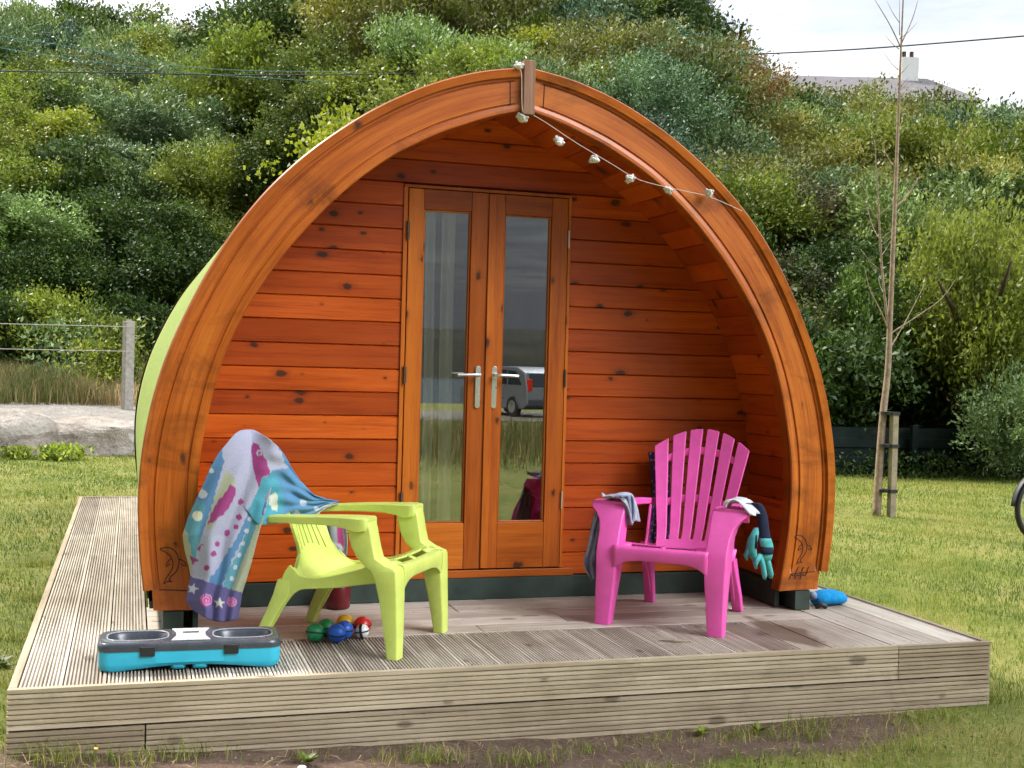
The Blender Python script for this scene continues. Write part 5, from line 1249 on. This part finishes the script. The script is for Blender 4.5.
for px, py, R, k, lb, sx, sz in SPEC:
    p = onhill(px, py, R*0.6)
    if p is None: p = at(px, py, 46)
    s_ = 1.0
    plant(k, float(p[0]), float(p[1]), R, 0.6, lb, sx, sz)
# bushes standing close by at the right edge
plant('silver', 12.75, 9.9, 1.0, 0.8, 'glossy pale leaved bush beside the lawn at the right edge', 1.0, 1.05)
plant('leafy', 13.1, 11.6, 1.6, 1.35, 'tall bright green leafy shrub behind the glossy bush at the right edge', 1.0, 1.45)
plant('dark', 12.0, 12.6, 1.3, 1.2, 'dark green shrub between the young tree and the right edge', 1.0, 1.1)
# pine and generic thicket
pt = at(664, 20, 33); z = float(ground_z(pt[0], pt[1]))
pr_ = empty('pine_tree', (pt[0], pt[1], z), 0.5, 'dark flat topped pine against the sky at top right of centre', 'pine tree')
for k, (dx, dy, dz, s) in enumerate(((0, 0, 0, 1.9), (-1.4, .6, -.3, 1.4), (1.1, .4, .1, 1.2), (.3, -.8, .9, 1.7), (-1.0, 0, 1.0, 1.5), (.7, .3, -.7, 1.0), (-.7, -.4, -.8, 1.1), (1.6, .2, .7, 1.1))):
    c = bpy.data.objects.new('crown', CM['pine'][k % 2]); COL.objects.link(c); c.parent = pr_; c.location = (dx, dy, pt[2]-z+dz+0.3); c.scale = (s, s, s*0.8); c.rotation_euler = (0, 0, k*1.3)
b = MB(); hgt = float(pt[2]-z); branch(b, [(0.5, 0, -0.5), (0.3, 0, hgt*.5), (0.6, 0, hgt*.85), (0.1, 0, hgt+0.8)], 0.28, 0.1, 9)
branch(b, [(0.5, 0, hgt*.7), (1.3, 0, hgt*.85), (2.0, .2, hgt*1.0)], 0.1, 0.04, 7); branch(b, [(0.4, 0, hgt*.75), (-.8, 0, hgt*.9), (-2.0, .2, hgt*1.0)], 0.1, 0.04, 7)
b.build('trunk', MT['trunk'], pr_, smooth=True)
def ang(x, y): return math.degrees(math.atan2(x-CAM[0], y-CAM[1]))
d_ = 0.7
while d_ < 34:
    R0 = 1.35+d_*0.035; stp = R0*1.22; x = -17.0+rv.uniform(0, 1)
    while x < 46:
        y = hedge(x)+d_/0.8+rv.uniform(-.5, .5); xx = x+rv.uniform(-.4, .4)
        a = ang(xx, y); x += stp
        if not (-17 < a < 48): continue
        if math.hypot(xx-CAM[0], y-CAM[1]) > 62: continue
        if min([math.hypot(xx-p[0], y-p[1])-(p[2]*0.55) for p in placed]+[9]) < 0.35: continue
        u = rv.random()
        if a < 9: ks = ['silver', 'silver', 'dark', 'mid', 'silver', 'mid'] if d_ > 4 else ['dark', 'dark', 'mid']
        elif a < 20: ks = ['mid', 'olive', 'lime', 'silver', 'mid']
        elif a < 27: ks = ['olive', 'blue', 'silver', 'mid', 'dark']
        else: ks = ['mid', 'silver', 'dark', 'silver', 'olive'] if d_ > 5 else ['bramble', 'dark', 'mid', 'dark']
        k = ks[int(u*len(ks))]
        if d_ > 24: k = rv.choice(['blue', 'dark', 'olive', 'mid'])
        plant(k, xx, y, R0*rv.uniform(0.85, 1.25), 0.55, None, rv.uniform(0.95, 1.15), rv.uniform(0.8, 1.15))
    d_ += R0*1.05
print('bushes', len(placed))

# ------------------------------------------------------------------ grasses
def blades(P, h, w, lean, tone, rs):
    n = len(P); a = rs.uniform(0, 2*math.pi, n); W = np.stack([np.cos(a), np.sin(a), 0*a], 1)*w[:, None]*0.5
    b_ = a+rs.uniform(-1, 1, n)+1.57; Ld = np.stack([np.cos(b_), np.sin(b_), 0*a], 1)
    up = np.array([0, 0, 1.0])
    V = np.empty((n, 5, 3)); V[:, 0] = P-W; V[:, 1] = P+W
    mid = P+up*(h*0.58)[:, None]+Ld*(h*lean*0.3)[:, None]
    V[:, 2] = mid+W*0.7; V[:, 3] = mid-W*0.7; V[:, 4] = P+up*(h*(1-0.35*lean))[:, None]+Ld*(h*lean)[:, None]
    return V
def grassobj(name, m, P, h, w, lean, tone, rs):
    V = blades(P, h, w, lean, tone, rs); n = len(P); i = np.arange(n)*5
    T = np.concatenate([np.stack([i, i+1, i+2], 1), np.stack([i, i+2, i+3], 1), np.stack([i+3, i+2, i+4], 1)])
    me = leafmesh(name, V.reshape(-1, 3), T, np.repeat(tone, 5), m)
    o = bpy.data.objects.new(name, me); COL.objects.link(o); return o
rs = np.random.RandomState(3)
def scatter(x0, x1, y0, y1, dens):
    n = int((x1-x0)*(y1-y0)*dens); x = rs.uniform(x0, x1, n); y = rs.uniform(y0, y1, n); return x, y
def soilmask(x, y):
    return sstep(0.62, 0.10, np.abs(y+0.10)/1.0 + 0.10*fbm(x*3, y*3) + 0.12*np.sin(x*2.3+1))*sstep(-0.3, 0.2, x)*sstep(4.0, 3.0, x)
X = []; Y_ = []; Hh = []; Ww = []
for (x0, x1, y0, y1, dn, h, w) in ((-1.2, 5.4, -1.3, 0.0, 5200, .032, .0030), (-1.8, 0.0, 0.0, 3.5, 3600, .036, .0036), (-2.4, 0.0, 3.5, 8, 1700, .036, .006), (-4.5, 0.9, 8, 14, 900, .04, .009), (4.085, 7, 0, 4, 3600, .036, .0040), (4.09, 9.5, 4, 8, 1700, .036, .006), (7, 12, 2, 4, 1500, .036, .006), (6.4, 13.5, 8, 11.5, 1100, .045, .008), (9.5, 13.5, 4, 8, 900, .04, .008)):
    x, y = scatter(x0, x1, y0, y1, dn); a = np.degrees(np.arctan2(x-CAM[0], y-CAM[1])); dd = np.hypot(x-CAM[0], y-CAM[1])
    k = (a > -14) & (a < 48); k &= ~((x > -0.01) & (x < W_+0.01) & (y > -0.01) & (y < LEN+.01))
    sm = soilmask(x, y); k &= rs.rand(len(x)) > sm*1.5-0.12
    patch = 0.5+0.5*fbm(x*2.1, y*2.1); k &= rs.rand(len(x)) < (0.45+0.6*patch)*np.where(y < 0, 0.55+0.5*sstep(0.1, 0.7, patch), 1.0)
    X.append(x[k]); Y_.append(y[k]); Hh.append(h*rs.uniform(0.5, 1.5, k.sum())*(0.8+0.5*patch[k])); Ww.append(np.full(k.sum(), w)*rs.uniform(.7, 1.3, k.sum()))
X = np.concatenate(X); Y_ = np.concatenate(Y_); Hh = np.concatenate(Hh); Ww = np.concatenate(Ww)
tn = np.clip(0.35+0.34*fbm(X*0.8, Y_*0.8)+0.28*fbm(X*3.3+5, Y_*3.1)+rs.normal(0, 0.17, len(X))+0.12*(Y_ < 0)*(X > -.2), 0, 1)
m, nt = mat('lawn_grass'); t = attr(nt, 'tone')
c = ramp(nt, t, [(0.0, (0.07, 0.125, 0.013)), (0.35, (0.165, 0.230, 0.026)), (0.62, (0.29, 0.315, 0.050)), (0.82, (0.40, 0.33, 0.12)), (1.0, (0.46, 0.36, 0.19))]); bsdf(nt, c, 0.6, 0.3, None, trans=0.35); MT['grass'] = m
P = np.stack([X, Y_, ground_z(X, Y_)-0.004], 1)
tag(grassobj('lawn_grass', m, P, Hh, Ww, rs.uniform(0.2, 1.1, len(X)), tn, rs), 'short patchy green and straw coloured lawn grass', 'grass', kind='stuff')
# straggly tufts along the front of the deck
TP = []; TH = []
for (x, y, n, h) in [(0.18, -.09, 120, .09), (.42, -.13, 90, .07), (.62, -.06, 70, .09), (1.05, -.14, 40, .05), (1.45, -.22, 150, .07), (1.78, -.30, 130, .07), (2.1, -.2, 60, .05), (2.45, -.12, 60, .04), (2.75, -.16, 120, .06), (3.1, -.10, 90, .07), (3.0, -.22, 110, .06), (3.7, -.12, 150, .05), (4.15, .05, 160, .07), (4.2, .5, 120, .07), (-.12, .3, 160, .07), (-.2, 1.2, 160, .09), (-.12, 2.1, 160, .09), (-.1, 3.2, 160, .09), (-.2, 4.4, 160, .09), (4.2, 1.4, 150, .08), (4.22, 2.6, 150, .07), (1.2, -.45, 120, .05), (0.5, -.5, 150, .06), (2.2, -.5, 150, .06), (3.3, -.5, 150, .06)]:
    q = rs.normal(0, 0.055, (n, 2)); TP.append(np.stack([x+q[:, 0]*1.6, y+q[:, 1]*0.7], 1)); TH.append(h*rs.uniform(0.4, 1.3, n))
TP = np.concatenate(TP); TH = np.concatenate(TH); k = ~((TP[:, 0] > -0.01) & (TP[:, 0] < W_+0.01) & (TP[:, 1] > -0.012)); TP, TH = TP[k], TH[k]
P = np.stack([TP[:, 0], TP[:, 1], ground_z(TP[:, 0], TP[:, 1])-0.01], 1)
tag(grassobj('grass_tufts', MT['grass'], P, TH, np.full(len(P), .0035), rs.uniform(0.3, 1.1, len(P)), np.clip(rs.normal(0.5, .25, len(P)), 0, 1), rs), 'loose tufts of grass growing along the foot of the deck', 'grass', kind='stuff')
# long grass on the bank at left, behind the path
m, nt = mat('long_grass'); t = attr(nt, 'tone')
c = ramp(nt, t, [(0.0, (0.04, 0.065, 0.018)), (0.35, (0.115, 0.13, 0.035)), (0.6, (0.25, 0.19, 0.08)), (1.0, (0.50, 0.37, 0.20))]); bsdf(nt, c, 0.65, 0.3, None, trans=0.3); MT['long'] = m
x, y = scatter(-13, 4.5, 19.6, 25.8, 420); tn = np.clip(0.52+0.35*fbm(x*0.9, y*0.5)+rs.normal(0, .2, len(x)), 0, 1)
P = np.stack([x, y, ground_z(x, y)-0.02], 1); hh = (0.55+0.30*fbm(x*1.1+3, y))*rs.uniform(0.5, 1.3, len(x))
tag(grassobj('long_grass', m, P, np.clip(hh, .15, 1.3), np.full(len(x), .016), rs.uniform(0.1, .6, len(x)), tn, rs), 'tall brown and green grass on the bank between the path and the thicket', 'grass', kind='stuff')
x, y = scatter(-6, 22, -20, -8.6, 170); P = np.stack([x, y, ground_z(x, y)-0.02], 1); tn = np.clip(rs.normal(.36, .22, len(x)), 0, 1)
tag(grassobj('shore_grass', m, P, rs.uniform(0.1, .62, len(x))**1.0*np.clip(sstep(-8.4, -12, y)+0.15, 0, 1), np.full(len(x), .012), rs.uniform(0.1, .6, len(x)), tn, rs), 'tall grass on the shore side of the lawn, mirrored in the door panes', 'grass', kind='stuff')
# weeds at the foot of the thicket and at the fence
def weeds(name, cx_, cy_, n, R, h, ln, kind, label, cat='plant'):
    z = float(ground_z(cx_, cy_)); rr_ = np.random.RandomState(int(cx_*100) % 9999); q = rr_.normal(0, 1, (n, 2))*R*0.5; hz = rr_.rand(n)**1.3*h
    C = np.stack([q[:, 0], q[:, 1], hz], 1); T = unit(rr_.normal(size=(n, 3))+np.array([0, 0, .8])); V, F, t_ = leaves(C, T, rr_.normal(size=(n, 3)), ln*rr_.uniform(.6, 1.3, n), .4, rr_.rand(n))
    me = leafmesh(name, V, F, t_, KM[kind]); o = bpy.data.objects.new(name, me); COL.objects.link(o); o.location = (cx_, cy_, z); return tag(o, label, cat)
weeds('fern', -0.50, 13.40, 1300, 0.26, 0.17, 0.09, 'leafy', 'bright green fern tuft growing at the front of the boulders')
weeds('nettle', -1.1, 13.6, 600, 0.2, 0.15, 0.08, 'mid', 'small green weed beside the left boulder')
weeds('weed', 0.75, 13.7, 260, 0.3, 0.14, 0.08, 'mid', 'small weed patch at the boulder beside the pod')
weeds('shrub', -0.15, 21.5, 1500, 0.9, 1.15, 0.10, 'lime', 'light green weedy shrub in the long grass left of the concrete post')
weeds('shrub', -1.0, 22.5, 900, 0.7, 1.5, 0.12, 'silver', 'pale flowering shrub above the long grass at left')
weeds('hogweed', 0.1, 22.0, 2200, 0.6, 1.6, 0.13, 'mid', 'tall green weed standing against the hedge left of the pod')
n = 14000; x = rs.uniform(7.5, 17, n); y = hedge(x)+rs.uniform(-.55, 0.6, n); hz = rs.rand(n)**2*0.36
C = np.stack([x, y, ground_z(x, y)+hz], 1); T = unit(rs.normal(size=(n, 3))+np.array([0, 0, .8])); V, F, t_ = leaves(C, T, rs.normal(size=(n, 3)), .08*rs.uniform(.5, 1.3, n), .4, rs.rand(n))
o = bpy.data.objects.new('hedge_foot_weeds', leafmesh('hedge_foot_weeds', V, F, t_, KM['dark'])); COL.objects.link(o); tag(o, 'low mixed weeds along the foot of the dark fence', 'weeds', kind='stuff')
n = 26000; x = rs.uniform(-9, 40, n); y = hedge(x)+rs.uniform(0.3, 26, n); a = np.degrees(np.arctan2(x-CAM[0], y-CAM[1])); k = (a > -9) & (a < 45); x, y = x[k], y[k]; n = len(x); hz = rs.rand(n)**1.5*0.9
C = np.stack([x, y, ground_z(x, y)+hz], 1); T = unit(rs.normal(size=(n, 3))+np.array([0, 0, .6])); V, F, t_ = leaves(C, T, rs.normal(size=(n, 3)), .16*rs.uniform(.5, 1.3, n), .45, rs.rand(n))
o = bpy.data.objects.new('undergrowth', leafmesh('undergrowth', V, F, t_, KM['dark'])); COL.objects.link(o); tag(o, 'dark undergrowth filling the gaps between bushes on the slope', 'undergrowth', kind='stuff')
# crumbs of soil and small stones on the bare strip
n = 9000; x = rs.uniform(-0.1, 4.3, n); y = rs.uniform(-0.75, -0.01, n); k = rs.rand(n) < soilmask(x, y)*1.2; x, y = x[k], y[k]; n = len(x); r_ = 0.0025+0.009*rs.rand(n)**4
base = np.array([(1, 0, 0), (-.5, .87, 0), (-.5, -.87, 0), (0, 0, 1.0), (0, 0, -.6)]); Vc = base[None]*r_[:, None, None]*rs.uniform(.6, 1.3, (n, 5, 3)); Vc += np.stack([x, y, ground_z(x, y)-0.022*soilmask(x, y)+0.002], 1)[:, None, :]
fc = np.array([(0, 1, 3), (1, 2, 3), (2, 0, 3), (1, 0, 4), (2, 1, 4), (0, 2, 4)]); Fc = (np.arange(n)*5)[:, None, None]+fc[None]
m, nt = mat('soil_crumb'); c = ramp(nt, attr(nt, 'tone'), [(0.0, (0.05, 0.032, 0.022)), (0.7, (0.15, 0.10, 0.07)), (0.93, (0.24, 0.18, 0.14)), (1.0, (0.45, 0.42, 0.38))]); bsdf(nt, c, 0.95, 0.2)
o = bpy.data.objects.new('soil_crumbs', leafmesh('soil_crumbs', Vc.reshape(-1, 3), Fc.reshape(-1, 3), np.repeat(rs.rand(n), 5), m)); COL.objects.link(o); tag(o, 'loose crumbs of brown soil and grit in front of the deck', 'soil', kind='stuff')
# dry straw lying on the soil
n = 900; x = rs.uniform(0.0, 4.4, n); y = rs.uniform(-0.9, -0.02, n); a = rs.uniform(0, 6.28, n); T = np.stack([np.cos(a), np.sin(a), rs.uniform(0, .35, n)], 1)
V, F, t_ = leaves(np.stack([x, y, ground_z(x, y)+0.002], 1), unit(T), np.stack([-np.sin(a), np.cos(a), 0*a], 1), rs.uniform(.02, .07, n), .06, rs.uniform(0.75, 1, n)); o = bpy.data.objects.new('dry_straw', leafmesh('dry_straw', V, F, t_, MT['grass'])); COL.objects.link(o); tag(o, 'dry straw scattered on the bare soil in front of the deck', 'straw', kind='stuff')
# rosette weeds at the deck foot
def rosette(x, y, r, label, kind='mid'):
    rr_ = np.random.RandomState(int(x*1000) % 999); n = 26; a = rr_.uniform(0, 6.28, n); T = np.stack([np.cos(a), np.sin(a), rr_.uniform(.15, .8, n)], 1)
    V, F, t_ = leaves(np.zeros((n, 3)), unit(T), np.stack([-np.sin(a), np.cos(a), 0*a], 1), r*rr_.uniform(.6, 1.2, n), .35, rr_.rand(n)); o = bpy.data.objects.new('weed', leafmesh('weed', V, F, t_, KM[kind])); COL.objects.link(o); o.location = (x, y, float(ground_z(x, y))); tag(o, label, 'weed')
rosette(2.62, -.10, .045, 'small green weed on bare soil in front of the deck centre'); rosette(2.86, -.13, .05, 'leafy weed in front of the deck beneath the pink chair'); rosette(1.02, -.20, .05, 'tiny weed on bare soil at the front left of the deck'); rosette(-.18, 1.55, .10, 'broad leaved weed beside the left edge of the deck')
fl = empty('dandelion', (.30, -.13, float(ground_z(.3, -.13))), label='yellow dandelion flower in front of the deck left corner', cat='flower')
b = MB(); b.ball((0, 0, .045), .008, 6, (1, 1, .6)); b.build('flower', MT['ball_yellow'], fl); b = MB(); b.tube([(0, 0, 0), (0, 0, .045)], .0012, 5); b.build('stem', KM['mid'], fl)
# small pale stone in the soil
b = MB(); b.ball((0, 0, 0), .013, 5, (1.3, .8, .6)); o = b.build('pebble', MT['whitecloth']); o.location = (.99, -.27, float(ground_z(.99, -.27))+.004); tag(o, 'small white pebble on the bare soil in front of the deck', 'pebble')

# ------------------------------------------------------------------ car mirrored in the right door pane
car = empty('car', (12.95, -33.0, float(ground_z(12.95, -33.0))+0.04), rad(74), 'silver people carrier parked on the shore road, mirrored in the right door pane', 'car')
pr0 = [(-2.15, .35), (-2.15, .75), (-2.0, .95), (-1.2, 1.08), (-.45, 1.55), (.3, 1.66), (1.5, 1.64), (2.0, 1.45), (2.15, .95), (2.18, .40), (1.9, .25), (-1.9, .25)]
b = MB(); b.prism(pr0, 'y', -.85, .85); b.build('body', MT['carpaint'], car, bevel=0.06, seg=3)
b = MB(); b.prism([(2.015, 1.42), (2.140, 1.02), (2.160, 1.02), (2.035, 1.43)], 'y', -.68, .68); b.build('rear_window', MT['carglass'], car)
b = MB(); b.box(2.14, 2.20, -.80, .80, .38, .58); b.build('bumper', MT['grey'], car, bevel=.02)
for sy in (-1, 1):
    for wn in ([(-1.05, 1.08), (-.42, 1.48), (.0, 1.53), (.0, 1.06)], [(.08, 1.06), (.08, 1.54), (.95, 1.54), (.95, 1.06)], [(1.03, 1.06), (1.03, 1.53), (1.50, 1.50), (1.85, 1.06)]):
        b = MB(); y0, y1 = sorted((sy*.845, sy*.858)); b.prism(wn, 'y', y0, y1); b.build('window', MT['carglass'], car)
    for wx in (-1.35, 1.35):
        RX = Matrix.Rotation(rad(90), 3, 'X'); b = MB(); b.lathe([(.10, -.1), (.32, -.1), (.34, -.06), (.34, .06), (.32, .1), (.10, .1)], (wx, sy*.80, .33), 28, RX); w_ = b.build('wheel', MT['black'], car)
        b = MB(); b.lathe([(.02, -.112), (.21, -.106), (.21, .106), (.02, .112)], (wx, sy*.80, .33), 20, RX); b.build('rim', MT['steel'], w_)
    b = MB(); b.box(2.02, 2.165, sy*.72-.09, sy*.72+.09, .85, 1.25); b.build('tail_light', MT['taillight'], car, bevel=.02)

# ------------------------------------------------------------------ light
SUN_EL, SUN_AZ = 50.0, -38.0      # azimuth measured from +y towards +x
w = bpy.data.worlds.new('World'); S.world = w; w.use_nodes = True; nt = w.node_tree; nt.nodes.clear()
sky = nt.nodes.new('ShaderNodeTexSky'); sky.sky_type = 'NISHITA'; sky.sun_disc = False; sky.sun_elevation = rad(SUN_EL); sky.sun_rotation = rad(SUN_AZ); sky.air_density = 1.3; sky.dust_density = 4.0; sky.ozone_density = 1.0
tc = nt.nodes.new('ShaderNodeTexCoord').outputs['Generated']
sp = nt.nodes.new('ShaderNodeSeparateXYZ'); L(nt, tc, sp.inputs[0])
zz = math_(nt, 'MAXIMUM', sp.outputs[2], 0.06)
cb = nt.nodes.new('ShaderNodeCombineXYZ'); L(nt, math_(nt, 'DIVIDE', sp.outputs[0], zz), cb.inputs[0]); L(nt, math_(nt, 'DIVIDE', sp.outputs[1], zz), cb.inputs[1])
cn = noise(nt, cb.outputs[0], 0.55, 6, 0.6, 0.3); cn2 = noise(nt, cb.outputs[0], 1.3, 5, 0.6)
# thin cloud is bright near the sun and grey away from it
dt = nt.nodes.new('ShaderNodeVectorMath'); dt.operation = 'DOT_PRODUCT'; L(nt, tc, dt.inputs[0]); se, sa = rad(SUN_EL), rad(SUN_AZ); dt.inputs[1].default_value = (math.sin(sa)*math.cos(se), math.cos(sa)*math.cos(se), math.sin(se))
lit = math_(nt, 'ADD', math_(nt, 'MULTIPLY', dt.outputs['Value'], 0.5), 0.5)
val = ramp(nt, lit, [(0.0, 0.22), (0.45, 0.40), (0.62, 0.70), (0.80, 1.0), (1.0, 1.5)])
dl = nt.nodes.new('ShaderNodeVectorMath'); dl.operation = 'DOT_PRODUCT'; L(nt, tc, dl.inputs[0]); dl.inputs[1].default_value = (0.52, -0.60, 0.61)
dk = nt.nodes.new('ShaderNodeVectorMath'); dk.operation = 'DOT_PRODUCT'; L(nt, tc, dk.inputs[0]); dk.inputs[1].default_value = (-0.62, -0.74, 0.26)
val = math_(nt, 'MULTIPLY', val, math_(nt, 'SUBTRACT', 1.0, math_(nt, 'MULTIPLY', math_(nt, 'POWER', math_(nt, 'MAXIMUM', dk.outputs['Value'], 0.0), 1.2), 0.92)))  # dark sky bank added at front left to deepen the porch shade
val = math_(nt, 'ADD', val, math_(nt, 'MULTIPLY', math_(nt, 'POWER', math_(nt, 'MAXIMUM', dl.outputs['Value'], 0.0), 36.0), 16.0))  # bright sky lobe added at front right to grade the porch light
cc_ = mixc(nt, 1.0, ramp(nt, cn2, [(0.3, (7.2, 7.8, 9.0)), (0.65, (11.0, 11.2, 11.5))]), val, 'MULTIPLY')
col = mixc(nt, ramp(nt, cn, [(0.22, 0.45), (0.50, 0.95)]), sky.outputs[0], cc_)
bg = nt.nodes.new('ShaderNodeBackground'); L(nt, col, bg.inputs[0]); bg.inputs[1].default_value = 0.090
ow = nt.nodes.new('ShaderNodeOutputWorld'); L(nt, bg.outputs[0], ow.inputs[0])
sd = bpy.data.lights.new('sun', 'SUN'); sd.energy = 3.8; sd.angle = rad(5); sd.color = (1.0, 0.94, 0.84)
so = bpy.data.objects.new('sun', sd); COL.objects.link(so); so.rotation_euler = (rad(90-SUN_EL), 0, rad(180-SUN_AZ))
dvec = Vector((math.sin(sa)*math.cos(se), math.cos(sa)*math.cos(se), math.sin(se))); so.rotation_euler = dvec.to_track_quat('Z', 'Y').to_euler()
so.location = (0, 0, 30)
S.view_settings.view_transform = 'Standard'; S.view_settings.look = 'None'; S.view_settings.gamma = 1; S.view_settings.exposure = 0.85
S.render.engine = 'CYCLES'; S.cycles.max_bounces = 7; S.cycles.transparent_max_bounces = 12
